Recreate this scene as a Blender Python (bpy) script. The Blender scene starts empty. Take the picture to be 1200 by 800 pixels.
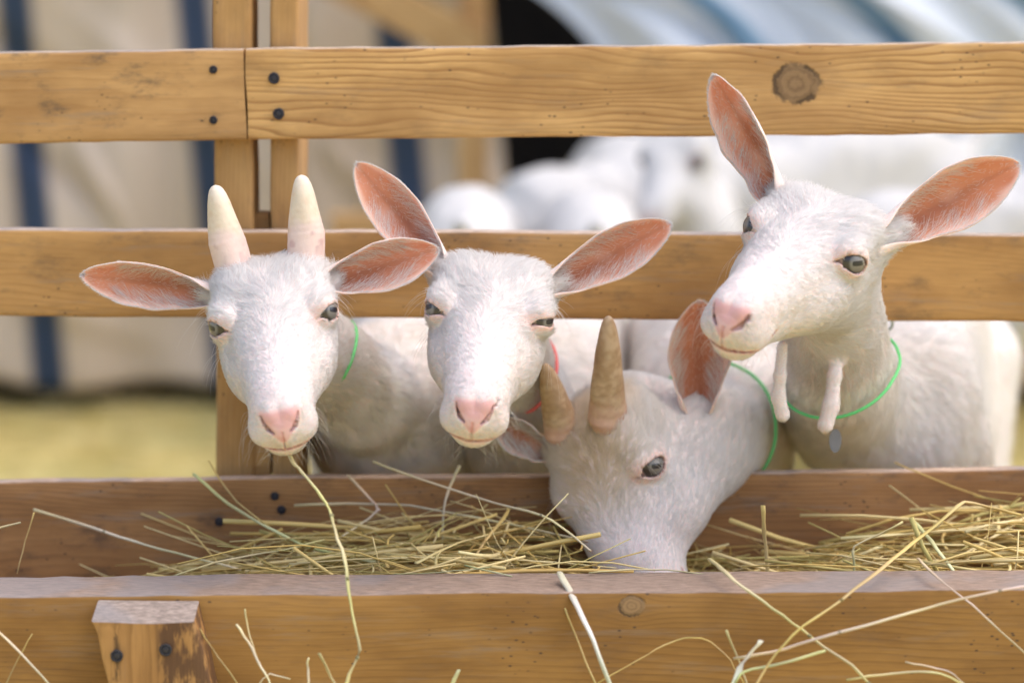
import bpy, bmesh, math, random
import numpy as np
from mathutils import Vector, Matrix

SC = bpy.context.scene
COL = SC.collection
R = math.radians
rng = np.random.default_rng(7)
random.seed(7)

# ------------------------------------------------------------------ camera, sky, sun, exposure
CAM_H, PITCH, FPX = 0.95, R(8.5), 2833.0
cd = bpy.data.cameras.new('camera')
cam = bpy.data.objects.new('camera', cd)
COL.objects.link(cam)
cam.location = (0, 0, CAM_H)
cam.rotation_euler = (math.pi / 2 - PITCH, 0, 0)
cd.sensor_width = 36
cd.lens = 85
cd.clip_start = 0.05
cd.clip_end = 500
cd.dof.use_dof = True
cd.dof.focus_distance = 2.15
cd.dof.aperture_fstop = 2.3
SC.camera = cam

SUN_EL, SUN_AZ = R(62), R(98)      # azimuth measured from +Y clockwise: high above and beyond the pen, a little to the right
wd = bpy.data.worlds.new('World')
SC.world = wd
wd.use_nodes = True
nt = wd.node_tree
sky = nt.nodes.new('ShaderNodeTexSky')
sky.sky_type = 'NISHITA'
sky.sun_disc = False
sky.sun_elevation = SUN_EL
sky.sun_rotation = SUN_AZ
sky.air_density = 0.8
sky.dust_density = 3.0
sky.ozone_density = 0.3
nt.links.new(sky.outputs[0], nt.nodes['Background'].inputs[0])
nt.nodes['Background'].inputs[1].default_value = 0.15
sl = bpy.data.lights.new('sun', 'SUN')
sl.energy = 1.15
sl.angle = R(105)
sl.color = (1.0, 0.95, 0.88)
sun = bpy.data.objects.new('sun', sl)
COL.objects.link(sun)
sdir = Vector((math.sin(SUN_AZ) * math.cos(SUN_EL), math.cos(SUN_AZ) * math.cos(SUN_EL), math.sin(SUN_EL)))
sun.rotation_euler = sdir.to_track_quat('Z', 'Y').to_euler()
SC.view_settings.view_transform = 'Standard'
SC.view_settings.look = 'None'
SC.view_settings.gamma = 1
SC.view_settings.use_curve_mapping = False
SC.view_settings.exposure = 0.92
SC.render.engine = 'CYCLES'
SC.cycles.max_bounces = 12
SC.cycles.diffuse_bounces = 10
SC.cycles.transparent_max_bounces = 8
SC.cycles.use_denoising = True
try:
    SC.cycles_curves.shape = 'RIBBONS'
except Exception:
    pass

# camera axes, used only to measure the place from the photograph
CR = np.array([1.0, 0, 0])
CU = np.array([0, math.sin(PITCH), math.cos(PITCH)])
CB = np.array([0, -math.cos(PITCH), math.sin(PITCH)])      # towards the camera


def px(x, y, Y):
    v = (x - 600) / FPX * CR + (400 - y) / FPX * CU - CB
    return np.array([0, 0, CAM_H]) + v * (Y / v[1])


def camv(a, b, c):
    v = a * CR + b * CU + c * CB
    return v / np.linalg.norm(v)


def unit_rows(v):
    return v / np.maximum(np.linalg.norm(v, axis=1, keepdims=True), 1e-6)


def unit(v):
    return v / np.linalg.norm(v)


# ------------------------------------------------------------------ object helpers
def tag(o, label=None, cat=None, group=None, kind=None):
    if label: o['label'] = label
    if cat: o['category'] = cat
    if group: o['group'] = group
    if kind: o['kind'] = kind
    return o


def empty(name, loc, label, cat, group=None):
    o = bpy.data.objects.new(name, None)
    COL.objects.link(o)
    o.location = loc
    o.empty_display_size = 0.05
    return tag(o, label, cat, group)


def attach(o, parent):
    """child whose data is in world coordinates, kept where it is"""
    if parent is not None:
        o.parent = parent
        o.matrix_parent_inverse = Matrix.Translation(parent.location).inverted()
    return o


def mesh_obj(name, verts, faces, mats, parent=None, smooth=True, cols=None, fmat=None):
    me = bpy.data.meshes.new(name)
    me.from_pydata([tuple(v) for v in np.asarray(verts).tolist()], [], [tuple(f) for f in faces] if not isinstance(faces, np.ndarray) else faces.tolist())
    for m in (mats if isinstance(mats, (list, tuple)) else [mats]):
        me.materials.append(m)
    if smooth:
        me.polygons.foreach_set('use_smooth', np.ones(len(me.polygons), bool))
    if fmat is not None:
        me.polygons.foreach_set('material_index', np.asarray(fmat, np.int32))
    if cols is not None:
        a = me.color_attributes.new('Col', 'FLOAT_COLOR', 'POINT')
        c = np.ones((len(verts), 4), np.float32)
        c[:, :3] = cols
        a.data.foreach_set('color', c.ravel())
    me.update()
    o = bpy.data.objects.new(name, me)
    COL.objects.link(o)
    return attach(o, parent)


# ------------------------------------------------------------------ node helpers
class NT:
    def __init__(s, name):
        s.m = bpy.data.materials.new(name)
        s.m.use_nodes = True
        s.t = s.m.node_tree
        s.b = s.t.nodes['Principled BSDF']

    def n(s, typ, **kw):
        nd = s.t.nodes.new(typ)
        for k, v in kw.items():
            setattr(nd, k, v)
        return nd

    def l(s, a, b):
        s.t.links.new(a, b)

    def val(s, sock, v):
        if hasattr(v, 'is_output'):
            s.l(v, sock)
        else:
            sock.default_value = v

    def math(s, op, a, b=0.0, c=0.0, clamp=False):
        nd = s.n('ShaderNodeMath', operation=op)
        nd.use_clamp = clamp
        s.val(nd.inputs[0], a); s.val(nd.inputs[1], b); s.val(nd.inputs[2], c)
        return nd.outputs[0]

    def mix(s, f, a, b, mode='MIX'):
        nd = s.n('ShaderNodeMix', data_type='RGBA', blend_type=mode)
        s.val(nd.inputs[0], f)
        for i, v in ((6, a), (7, b)):
            if isinstance(v, tuple): v = tuple(v[:3]) + (1,)
            s.val(nd.inputs[i], v)
        return nd.outputs[2]

    def noise(s, vec, scale, detail=3, rough=0.55, dist=0.0):
        nd = s.n('ShaderNodeTexNoise')
        if vec is not None: s.l(vec, nd.inputs['Vector'])
        nd.inputs['Scale'].default_value = scale
        nd.inputs['Detail'].default_value = detail
        nd.inputs['Roughness'].default_value = rough
        nd.inputs['Distortion'].default_value = dist
        return nd.outputs[0]

    def mapping(s, vec, scale=(1, 1, 1), loc=(0, 0, 0), rot=(0, 0, 0)):
        nd = s.n('ShaderNodeMapping')
        s.l(vec, nd.inputs[0])
        nd.inputs['Scale'].default_value = scale
        nd.inputs['Location'].default_value = loc
        nd.inputs['Rotation'].default_value = rot
        return nd.outputs[0]

    def ramp(s, f, stops, interp='LINEAR'):
        nd = s.n('ShaderNodeValToRGB')
        nd.color_ramp.interpolation = interp
        el = nd.color_ramp.elements
        while len(el) < len(stops): el.new(0.5)
        for e, (p, c) in zip(el, stops):
            e.position = p
            e.color = tuple(c) + (1,) if len(c) == 3 else c
        s.l(f, nd.inputs[0])
        return nd.outputs[0]

    def step(s, f, a, b):
        nd = s.n('ShaderNodeMapRange', interpolation_type='SMOOTHSTEP')
        s.val(nd.inputs[0], f)
        nd.inputs[1].default_value = a; nd.inputs[2].default_value = b
        nd.inputs[3].default_value = 0; nd.inputs[4].default_value = 1
        return nd.outputs[0]

    def bump(s, h, strength=0.3, dist=0.001):
        nd = s.n('ShaderNodeBump')
        nd.inputs['Strength'].default_value = strength
        nd.inputs['Distance'].default_value = dist
        s.l(h, nd.inputs['Height'])
        s.l(nd.outputs[0], s.b.inputs['Normal'])


def wood_mat(name, light, dark, seed=0.0, knots=(), freq=260.0, pith=(0.05, -0.09), dirt=0.5, dirtcol=(0.10, 0.075, 0.055),
             topcol=None, topaxis=2, ringamt=0.75, wob=0.02, stain=()):
    """Sawn softwood. Local x runs along the plank, y through it, z up the face. Knots and cracks are (x, z, radius)."""
    t = NT(name)
    co = t.n('ShaderNodeTexCoord').outputs['Object']
    sp = t.n('ShaderNodeSeparateXYZ'); t.l(co, sp.inputs[0])
    X, Y, Z = sp.outputs
    so = (seed * 1.7, seed * 0.9, seed * 2.3)
    n1 = t.noise(t.mapping(co, (1.1, 5, 5), so), 3.0, 2)
    n2 = t.noise(t.mapping(co, (4, 22, 22), so), 3.0, 2)
    dy = t.math('ADD', Y, pith[0]); dz = t.math('ADD', Z, pith[1])
    dz = t.math('ADD', dz, t.math('MULTIPLY', X, 0.03))
    r = t.math('SQRT', t.math('ADD', t.math('MULTIPLY', dy, dy), t.math('MULTIPLY', dz, dz)))
    r = t.math('ADD', r, t.math('MULTIPLY', t.math('SUBTRACT', n1, 0.5), wob * 4))
    r = t.math('ADD', r, t.math('MULTIPLY', t.math('SUBTRACT', n2, 0.5), wob * 0.35))
    kms = []
    for (kx, kz, kr, sx) in knots:
        ax = t.math('SUBTRACT', X, kx); az = t.math('SUBTRACT', Z, kz)
        e = t.math('ADD', t.math('POWER', t.math('DIVIDE', ax, sx), 2.0), t.math('POWER', t.math('DIVIDE', az, kr * 2.1), 2.0))
        g = t.math('EXPONENT', t.math('MULTIPLY', e, -1.0))
        sgn = t.math('MULTIPLY', t.math('TANH', t.math('DIVIDE', az, kr * 0.8)), g)
        r = t.math('SUBTRACT', r, t.math('MULTIPLY', sgn, kr * 0.9))
        ns = t.math('MULTIPLY', t.math('SUBTRACT', t.noise(co, 75, 4, 0.7), 0.5), kr * 0.75)
        d = t.math('ADD', t.math('SQRT', t.math('ADD', t.math('POWER', t.math('MULTIPLY', ax, 0.82), 2.0), t.math('POWER', az, 2.0))), ns)
        kms.append((d, kr))
    ph = t.math('FRACT', t.math('MULTIPLY', r, freq))
    ring = t.ramp(ph, [(0.0, (0, 0, 0)), (0.55, (0.25,) * 3), (0.86, (1, 1, 1)), (0.96, (0.6,) * 3), (1.0, (0, 0, 0))])
    rfade = t.step(t.noise(t.mapping(co, (2, 9, 9), so), 2.2, 2), 0.3, 0.62)
    ringf = t.math('MULTIPLY', ring, t.math('MULTIPLY', t.math('ADD', t.math('MULTIPLY', rfade, 0.75), 0.25), ringamt))
    fib = t.noise(t.mapping(co, (7, 190, 190), so), 3.0, 4, 0.65)
    big = t.noise(t.mapping(co, (3.2, 9, 9), so), 2.0, 4, 0.6)
    base = t.mix(t.step(big, .25, .75), tuple(c * v for c, v in zip(light, (.70, .64, .58))), tuple(min(1, c * 1.18) for c in light))
    c = t.mix(ringf, base, dark)
    c = t.mix(t.math('MULTIPLY', t.step(fib, 0.5, 0.8), 0.35), c, tuple(v * 0.8 for v in dark))
    # grime and weathering
    dn = t.noise(t.mapping(co, (7, 16, 16), (so[1], so[2], so[0])), 2.6, 6, 0.68)
    dmask = t.math('MULTIPLY', t.step(dn, 0.50, 0.74), dirt)
    c = t.mix(dmask, c, dirtcol)
    gr = t.noise(t.mapping(co, (2.5, 26, 26), (so[2], so[0], so[1])), 3.0, 5, 0.7)
    c = t.mix(t.math('MULTIPLY', t.step(gr, .52, .78), min(.75, .25 + dirt * .5)), c, (0.27, 0.215, 0.165))
    # small dark specks and scratches
    vo = t.n('ShaderNodeTexVoronoi'); t.l(t.mapping(co, (0.55, 1, 1)), vo.inputs['Vector']); vo.inputs['Scale'].default_value = 150
    vo.inputs['Randomness'].default_value = 1
    spk = t.math('MULTIPLY', t.math('SUBTRACT', 1.0, t.step(vo.outputs['Distance'], 0.07, 0.19)), t.step(t.noise(co, 17, 2), 0.48, 0.62))
    c = t.mix(t.math('MULTIPLY', spk, 0.8), c, (0.06, 0.04, 0.03))
    scr = t.step(t.noise(t.mapping(co, (5, 60, 420), so), 2.0, 2), 0.66, 0.74)
    c = t.mix(t.math('MULTIPLY', scr, 0.35), c, (0.11, 0.06, 0.03))
    hgt = t.math('ADD', t.math('MULTIPLY', fib, 0.7), t.math('MULTIPLY', ringf, -0.35))
    for d, kr in kms:
        m = t.math('SUBTRACT', 1.0, t.step(d, kr * 0.93, kr * 1.02))
        q = t.math('DIVIDE', d, kr)
        kc = t.ramp(t.math('FRACT', t.math('MULTIPLY', q, 2.6)), [(0, (0.27, 0.165, 0.075)), (0.5, (0.31, 0.19, 0.09)), (0.85, (0.21, 0.125, 0.06)), (1, (0.25, 0.15, 0.07))])
        c = t.mix(m, c, kc)
        rim = t.math('MULTIPLY', t.step(q, 0.74, 0.9), t.math('SUBTRACT', 1.0, t.step(q, 1.0, 1.13)))
        rim = t.math('MULTIPLY', rim, t.step(t.noise(co, 45, 3), .38, .58))
        c = t.mix(t.math('MULTIPLY', rim, 0.8), c, (0.06, 0.036, 0.02))
        hgt = t.math('SUBTRACT', hgt, t.math('MULTIPLY', rim, 1.2))
    for (x0, x1, z0, z1, col, amt) in stain:           # dark resin or bark stains with a shape of their own
        e = t.math('MULTIPLY', t.math('MULTIPLY', t.step(X, x0 - .004, x0 + .003), t.math('SUBTRACT', 1.0, t.step(X, x1 - .003, x1 + .004))),
                   t.math('MULTIPLY', t.step(Z, z0 - .004, z0 + .003), t.math('SUBTRACT', 1.0, t.step(Z, z1 - .003, z1 + .004))))
        nn = t.step(t.noise(t.mapping(co, (9, 30, 40)), 3.0, 5, 0.7), 0.40, 0.52)
        c = t.mix(t.math('MULTIPLY', t.math('MULTIPLY', e, nn), amt), c, col)
    if topcol:
        nrm = t.n('ShaderNodeTexCoord').outputs['Normal']
        s2 = t.n('ShaderNodeSeparateXYZ'); t.l(nrm, s2.inputs[0])
        up = t.step(s2.outputs[2] if topaxis == 2 else t.math('MULTIPLY', s2.outputs[0], -1.0), 0.55, 0.85)
        tn = t.noise(t.mapping(co, (60, 60, 60), rot=(0, 0, 0.6)), 2.0, 5, 0.7)
        ts = t.noise(t.mapping(co, (30, 210, 60), rot=(0, 0, 0.7)), 2.2, 5, 0.7)
        bn = t.noise(co, 9, 3)
        tc = t.mix(t.step(ts, 0.35, 0.7), tuple(v * 0.62 for v in topcol), tuple(min(1, v * 1.25) for v in topcol))
        tc = t.mix(t.math('MULTIPLY', t.step(bn, 0.45, 0.62), 0.5), tc, (0.26, 0.25, 0.26))
        tc = t.mix(t.math('MULTIPLY', t.step(tn, 0.62, 0.75), 0.7), tc, (0.09, 0.08, 0.08))
        c = t.mix(up, c, tc)
        hgt = t.math('ADD', hgt, t.math('MULTIPLY', t.math('MULTIPLY', ts, up), 1.6))
    t.l(c, t.b.inputs['Base Color'])
    t.b.inputs['Roughness'].default_value = 0.72
    t.b.inputs['Specular IOR Level'].default_value = 0.3
    t.bump(hgt, 0.55, 0.0008)
    return t.m


def plain_mat(name, col, rough=0.6, spec=0.5, metal=0.0, noise=0.0, nscale=50):
    t = NT(name)
    if noise:
        co = t.n('ShaderNodeTexCoord').outputs['Object']
        n = t.noise(co, nscale, 4)
        c = t.mix(n, tuple(v * (1 - noise) for v in col), tuple(min(1, v * (1 + noise)) for v in col))
        t.l(c, t.b.inputs['Base Color'])
        t.bump(n, 0.3, 0.001)
    else:
        t.b.inputs['Base Color'].default_value = tuple(col) + (1,)
    t.b.inputs['Roughness'].default_value = rough
    t.b.inputs['Specular IOR Level'].default_value = spec
    t.b.inputs['Metallic'].default_value = metal
    return t.m


def attr_mat(name, rough=0.6, sss=0.0, spec=0.4, bumps=0.0, bscale=400, trans=0.0):
    t = NT(name)
    a = t.n('ShaderNodeAttribute'); a.attribute_name = 'Col'
    c = a.outputs['Color']
    co = t.n('ShaderNodeTexCoord').outputs['Object']
    n = t.noise(co, bscale, 3)
    c = t.mix(0.22, c, t.mix(n, (0.45,) * 3, (1, 1, 1)), 'MULTIPLY')
    t.l(c, t.b.inputs['Base Color'])
    t.b.inputs['Roughness'].default_value = rough
    t.b.inputs['Specular IOR Level'].default_value = spec
    if sss:
        t.b.inputs['Subsurface Weight'].default_value = sss
        t.b.inputs['Subsurface Radius'].default_value = (1.0, 0.35, 0.25)
        t.b.inputs['Subsurface Scale'].default_value = 0.004
    if bumps:
        t.bump(n, bumps, 0.0006)
    return t.m


def hair_mat():
    """fur strands: shaded with the direction of the coat beneath them, a little light passing through"""
    m = bpy.data.materials.new('fur_strands')
    m.use_nodes = True
    t = m.node_tree
    t.nodes.clear()
    out = t.nodes.new('ShaderNodeOutputMaterial')
    ac = t.nodes.new('ShaderNodeAttribute'); ac.attribute_name = 'hcol'
    an = t.nodes.new('ShaderNodeAttribute'); an.attribute_name = 'coat_normal'
    df = t.nodes.new('ShaderNodeBsdfDiffuse')
    t.links.new(ac.outputs['Color'], df.inputs['Color'])
    t.links.new(an.outputs['Vector'], df.inputs['Normal'])
    tr = t.nodes.new('ShaderNodeBsdfTranslucent')
    t.links.new(ac.outputs['Color'], tr.inputs['Color'])
    hb = t.nodes.new('ShaderNodeBsdfHair'); hb.component = 'Reflection'
    hb.inputs['Color'].default_value = (0.9, 0.9, 0.9, 1)
    hb.inputs['RoughnessU'].default_value = 0.35
    hb.inputs['RoughnessV'].default_value = 0.6
    m1 = t.nodes.new('ShaderNodeMixShader'); m1.inputs[0].default_value = 0.48
    t.links.new(df.outputs[0], m1.inputs[1]); t.links.new(tr.outputs[0], m1.inputs[2])
    m2 = t.nodes.new('ShaderNodeMixShader'); m2.inputs[0].default_value = 0.10
    t.links.new(m1.outputs[0], m2.inputs[1]); t.links.new(hb.outputs[0], m2.inputs[2])
    t.links.new(m2.outputs[0], out.inputs[0])
    return m


# ------------------------------------------------------------------ wood tones
HONEY = (0.54, 0.33, 0.14)
HONEY_D = (0.36, 0.18, 0.06)
AMBER = (0.33, 0.175, 0.050)
AMBER_D = (0.17, 0.08, 0.024)
BROWN = (0.37, 0.195, 0.078)
BROWN_D = (0.13, 0.062, 0.028)


def vnoise(p, f, seed=0):
    """smooth pseudo-noise from summed sines, about -1..1; p is N x 3"""
    r = np.random.default_rng(int(seed))
    out = np.zeros(len(p))
    for k in range(7):
        d = r.normal(size=3)
        d /= np.linalg.norm(d)
        out += np.sin((p @ d) * f * (0.6 + 0.9 * r.random()) + r.random() * 6.28 + 1.3 * np.sin((p @ np.roll(d, 1)) * f * 0.7))
    return out / 3.5


def plank(name, p0, p1, h, t, mat, parent=None, rough=0.0007, seg=0.02, bev=0.003, seed=1, up=None, taper=1.0, topslope=0.0, shear=0.0):
    """a sawn plank; p0, p1 are the middle of its FRONT face at either end; local x along, y through (away from front), z up the face"""
    p0 = np.array(p0, float); p1 = np.array(p1, float)
    L = np.linalg.norm(p1 - p0)
    xa = (p1 - p0) / L
    zr = np.array([0, 0, 1.0]) if up is None else np.array(up, float)
    ya = unit(np.cross(zr, xa))
    za = np.cross(xa, ya)
    n = max(2, int(L / seg) + 1)
    hh, b = h / 2, bev
    nz = 9
    zs = np.linspace(-hh + b, hh - b, nz)
    prof = [(0, z) for z in zs]
    prof += [(b * 0.3, hh - b * 0.3)]
    prof += [(y, hh) for y in np.linspace(b, t - b, 5)]
    prof += [(t - b * 0.3, hh - b * 0.3), (t, hh - b), (t, 0), (t, -hh + b), (t - b * 0.3, -hh + b * 0.3)]
    prof += [(y, -hh) for y in np.linspace(t - b, b, 3)]
    prof += [(b * 0.3, -hh + b * 0.3)]
    m = len(prof)
    V = []
    for i in range(n):
        x = L * i / (n - 1)
        for (y, z) in prof:
            V.append((x, y, z))
    V = np.array(V)
    rr = np.random.default_rng(int(seed))
    off = rr.random(3) * 50
    Q = V + off
    edge = (np.abs(V[:, 2]) > hh - b * 1.1)
    V[:, 2] += np.where(edge, 1.0, 0.3) * rough * (vnoise(Q * [1, .3, .3], 30, seed) * 0.8 + vnoise(Q * [1, .3, .3], 160, seed + 1) * 0.6)
    V[:, 1] += rough * 0.7 * (vnoise(Q, 25, seed + 2) + 0.3 * vnoise(Q, 140, seed + 3))
    V[:, 0] += np.where((V[:, 0] < 1e-6) | (V[:, 0] > L - 1e-6), 1, 0) * rough * 0.8 * vnoise(Q, 90, seed + 4)
    if topslope:
        V[:, 2] += np.where(V[:, 2] > 0, 1, 0) * topslope * (V[:, 1] - t)
    V[:, 2] += shear * V[:, 0]
    if taper != 1.0: V[:, 0] += np.where(V[:, 0] < .004, taper * (1 - V[:, 1] / t), 0)
    F = []
    for i in range(n - 1):
        for j in range(m):
            a, bb = i * m + j, i * m + (j + 1) % m
            F.append((a, a + m, bb + m, bb))
    F.append(tuple(range(m)))
    F.append(tuple(range((n - 1) * m, n * m))[::-1])
    me = bpy.data.meshes.new(name)
    me.from_pydata([tuple(v) for v in V.tolist()], [], F)
    me.materials.append(mat)
    me.polygons.foreach_set('use_smooth', np.ones(len(me.polygons), bool))
    me.set_sharp_from_angle(angle=R(50))
    bm = bmesh.new(); bm.from_mesh(me); bmesh.ops.recalc_face_normals(bm, faces=bm.faces); bm.to_mesh(me); bm.free()
    o = bpy.data.objects.new(name, me)
    COL.objects.link(o)
    M = Matrix(((xa[0], ya[0], za[0], p0[0]), (xa[1], ya[1], za[1], p0[1]), (xa[2], ya[2], za[2], p0[2]), (0, 0, 0, 1)))
    if parent is not None:
        o.parent = parent
        o.matrix_parent_inverse = Matrix.Translation(parent.location).inverted()
    o.matrix_basis = M
    return o


def nail(p, r, mat, parent, nrm=(0, -1, 0)):
    """a dark nail head sunk in a bruised hole"""
    bm = bmesh.new()
    k = 14
    rings = [(1.45, 0.0003), (1.15, 0.0008), (0.95, -0.0004), (0.6, 0.0002), (0.0, 0.0004)]
    prev = None
    for q, (s, h) in enumerate(rings):
        if s == 0:
            c = bm.verts.new((0, 0, h))
            for j in range(k): bm.faces.new((prev[j], prev[(j + 1) % k], c))
        else:
            cur = [bm.verts.new((s * r * (1 + 0.12 * random.random()) * math.cos(6.283 * j / k), s * r * (1 + 0.12 * random.random()) * math.sin(6.283 * j / k), h)) for j in range(k)]
            if prev:
                for j in range(k): bm.faces.new((prev[j], prev[(j + 1) % k], cur[(j + 1) % k], cur[j]))
            prev = cur
    me = bpy.data.meshes.new('nail_head'); bm.to_mesh(me); bm.free()
    me.materials.append(mat)
    o = bpy.data.objects.new('nail_head', me)
    COL.objects.link(o)
    o.parent = parent
    bpy.context.view_layer.update()
    o.matrix_parent_inverse = parent.matrix_world.inverted()
    q = Vector(nrm).to_track_quat('Z', 'Y')
    o.matrix_basis = Matrix.Translation(Vector(p)) @ q.to_matrix().to_4x4()
    return o


# ------------------------------------------------------------------ signed distance modelling
def smin(a, b, k):
    h = np.clip(k - np.abs(a - b), 0, None) / k
    return np.minimum(a, b) - h * h * k * 0.25


def smax(a, b, k):
    return -smin(-a, -b, k)


def cone(P, a, b, ra, rb):
    a = np.asarray(a, float); b = np.asarray(b, float)
    ab = b - a
    h = np.clip(((P - a) @ ab) / (ab @ ab), 0, 1)
    return np.linalg.norm(P - a - h[:, None] * ab, axis=1) - (ra + (rb - ra) * h)


def chain(P, pts, k=0.0):
    d = None
    for (p, r), (q, s) in zip(pts[:-1], pts[1:]):
        e = cone(P, p, q, r, s)
        d = e if d is None else (smin(d, e, k) if k else np.minimum(d, e))
    return d


def ell(P, c, r):
    c = np.asarray(c, float); r = np.asarray(r, float)
    k0 = np.linalg.norm((P - c) / r, axis=1)
    k1 = np.linalg.norm((P - c) / (r * r), axis=1)
    return k0 * (k0 - 1) / np.maximum(k1, 1e-9)


def sstep(x, a, b):
    t = np.clip((x - a) / (b - a), 0, 1)
    return t * t * (3 - 2 * t)


YT = np.linspace(-110, 160, 541)


def prof(keys):
    xs, ys = zip(*keys)
    v = np.interp(YT, xs, ys)
    g = np.exp(-0.5 * (np.arange(-20, 21) / 8.0) ** 2)
    g /= g.sum()
    return np.convolve(np.pad(v, 20, mode='edge'), g, 'valid')


W_UP = prof([(-82, 16), (-76, 33), (-66, 44), (-50, 51), (-25, 53.5), (0, 52), (22, 46.5), (45, 39), (70, 32), (92, 28.5), (110, 27.5), (122, 25), (129, 18), (134, 7)])
W_LO = prof([(-82, 8), (-70, 26), (-50, 36), (-20, 42), (5, 45.5), (30, 43.5), (55, 36), (80, 29), (105, 26.5), (118, 24), (127, 17), (134, 5)])
Z_T = prof([(-82, -6), (-74, 10), (-60, 24), (-42, 33), (-20, 38), (0, 36), (22, 28), (50, 18), (80, 10.5), (104, 6), (117, 2), (126, -5), (132, -13), (135, -22)])
Z_B = prof([(-82, -14), (-70, -44), (-45, -62), (-15, -68), (15, -67), (45, -62), (75, -58), (100, -58), (114, -58), (124, -54), (131, -45), (135, -34)])
YLO, YHI = -80.0, 133.0
EYE_C = np.array([42.0, 3.0, 9.0])
EYE_N = unit(np.array([0.83, 0.50, 0.24]))
EYE_R = 15.0
EYE_U0 = np.array([-0.45, 0.78, 0.36])
EYE_U = unit(EYE_U0 - EYE_N * np.dot(EYE_N, EYE_U0))
EYE_V = np.cross(EYE_U, EYE_N) * -1
if EYE_V[2] < 0: EYE_V = -EYE_V


def eye_frame(s):
    m = np.array([s, 1, 1.0])
    return EYE_C * m, EYE_N * m, EYE_U * m, EYE_V * m


def nost(q):
    ax = np.abs(q[:, 0])
    pts = [((15.5, -11.0), 0.3), ((14.4, -16.0), 0.8), ((11.6, -21.5), 2.1), ((7.5, -24.5), 0.9)]
    P2 = np.stack([ax, q[:, 2], np.zeros(len(q))], 1)
    return chain(P2, [((a, b, 0), r) for (a, b), r in pts])


def mouth_z(q):
    ax = np.abs(q[:, 0])
    yy = q[:, 1]
    z = -46.5 + 0.0030 * np.clip(ax, 0, 25) ** 2
    return z + np.clip(117 - yy, 0, 60) * 0.46


def head_sdf(q, eyes=((13.2, 9.4), (13.2, 9.4)), detail=True):
    x, y, z = q[:, 0], q[:, 1], q[:, 2]
    ax = np.abs(x)
    yc = np.clip(y, YLO, YHI)
    wu = np.interp(yc, YT, W_UP); wl = np.interp(yc, YT, W_LO)
    zt = np.interp(yc, YT, Z_T); zb = np.interp(yc, YT, Z_B)
    zc = (zt + zb) / 2; hz = np.maximum((zt - zb) / 2, 1.0)
    tt = np.clip((z - zc) / hz, -1.2, 1.2)
    k = np.clip((tt + 0.9) / 1.5, 0, 1)
    k = k * k * (3 - 2 * k)
    w = wl + (wu - wl) * k
    p = 2.25 + 0.5 * sstep(-y, 10, 50)
    m = np.minimum(w, hz)
    nrm = (np.power(ax / w, p) + np.power(np.abs(z - zc) / hz, p)) ** (1 / p)
    d = (nrm - 1) * m
    dy = np.abs(y - yc)
    d = np.where(dy > 0, np.sqrt(np.clip(d, 0, None) ** 2 + dy ** 2) + np.clip(d, None, 0) * np.exp(-dy / 4.0), d)
    qa = np.stack([ax, y, z], 1)
    # soft bony and fleshy forms, mirrored
    d = smin(d, ell(qa, (30, -28, 24), (19, 24, 14)), 14)          # frontal bump
    d = smin(d, ell(qa, (30, 14, -28), (14, 34, 18)), 22)          # cheek
    d = smin(d, ell(qa, (24, -18, -44), (15, 24, 20)), 12)         # jaw angle
    d = smin(d, ell(qa, (41, -3, 20), (12, 20, 9)), 10)            # brow
    d = smin(d, ell(qa, (15, 113, -33), (14, 17, 14)), 8)      # upper lip pads
    d = smin(d, ell(q, (0, 108, -52), (16, 15, 8.5)), 6)           # chin
    d = smin(d, ell(qa, (7.5, 120, -13), (10, 11.5, 10)), 6)       # nose
    if not detail:
        return d
    # hollow in front of the eye, below the brow
    d = smax(d, -ell(qa, (53, 36, 4), (9, 18, 9)), 14)
    E, N, U, V = EYE_C, EYE_N, EYE_U, EYE_V
    if len(eyes) > 2: U, V = U * math.cos(eyes[2]) + V * math.sin(eyes[2]), V * math.cos(eyes[2]) - U * math.sin(eyes[2])
    for s, (ea, eb) in zip((-1, 1), eyes):
        side = (x * s) > 0
        r = qa - E
        rn = r @ N; ru = r @ U; rv = r @ V
        lid = np.linalg.norm(r, axis=1) - (EYE_R + 2.1)
        ds = smin(d, lid, 7)
        # upper lid fold
        e1 = (np.sqrt((ru / ea) ** 2 + ((rv + 0.9) / (eb * np.where(rv > -.9, .88, 1.0))) ** 2) - 1) * eb
        tear = np.hypot(ru - ea * 0.95, rv + eb * 0.33) * 1.0 - 1.7      # inner corner
        e1 = smin(e1, tear, 4)
        # tear trough leading down to the muzzle
        tr = cone(np.stack([ru, rv, rn * 0], 1), (ea, -eb * 0.35, 0), (ea + 6, -eb * 0.35 - 3, 0), 1.2, 0.6)
        cut = np.maximum(e1, -(rn - 2.0))
        ds = smax(ds, -cut, 1.6)
        ds = smax(ds, -np.maximum(tr, -(ds + 1.6)), 1.5)
        d = np.where(side, ds, d)
    # mouth
    mz = np.abs(z - mouth_z(q)) - 1.2
    m1 = np.maximum(mz, 91 - y)
    d = smax(d, -np.maximum(m1, -(d + 3.2)), 1.8)
    # groove under the nose
    g = np.maximum(np.maximum(ax - 0.5, z + 24), -z - 46)
    g = np.maximum(g, 110 - y)
    d = smax(d, -np.maximum(g, -(d + 1.8)), 1.5)
    # nostrils
    n = np.maximum(nost(q), 100 - y)
    d = smax(d, -np.maximum(n, -(d + 6.5)), 1.4)
    return d


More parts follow.
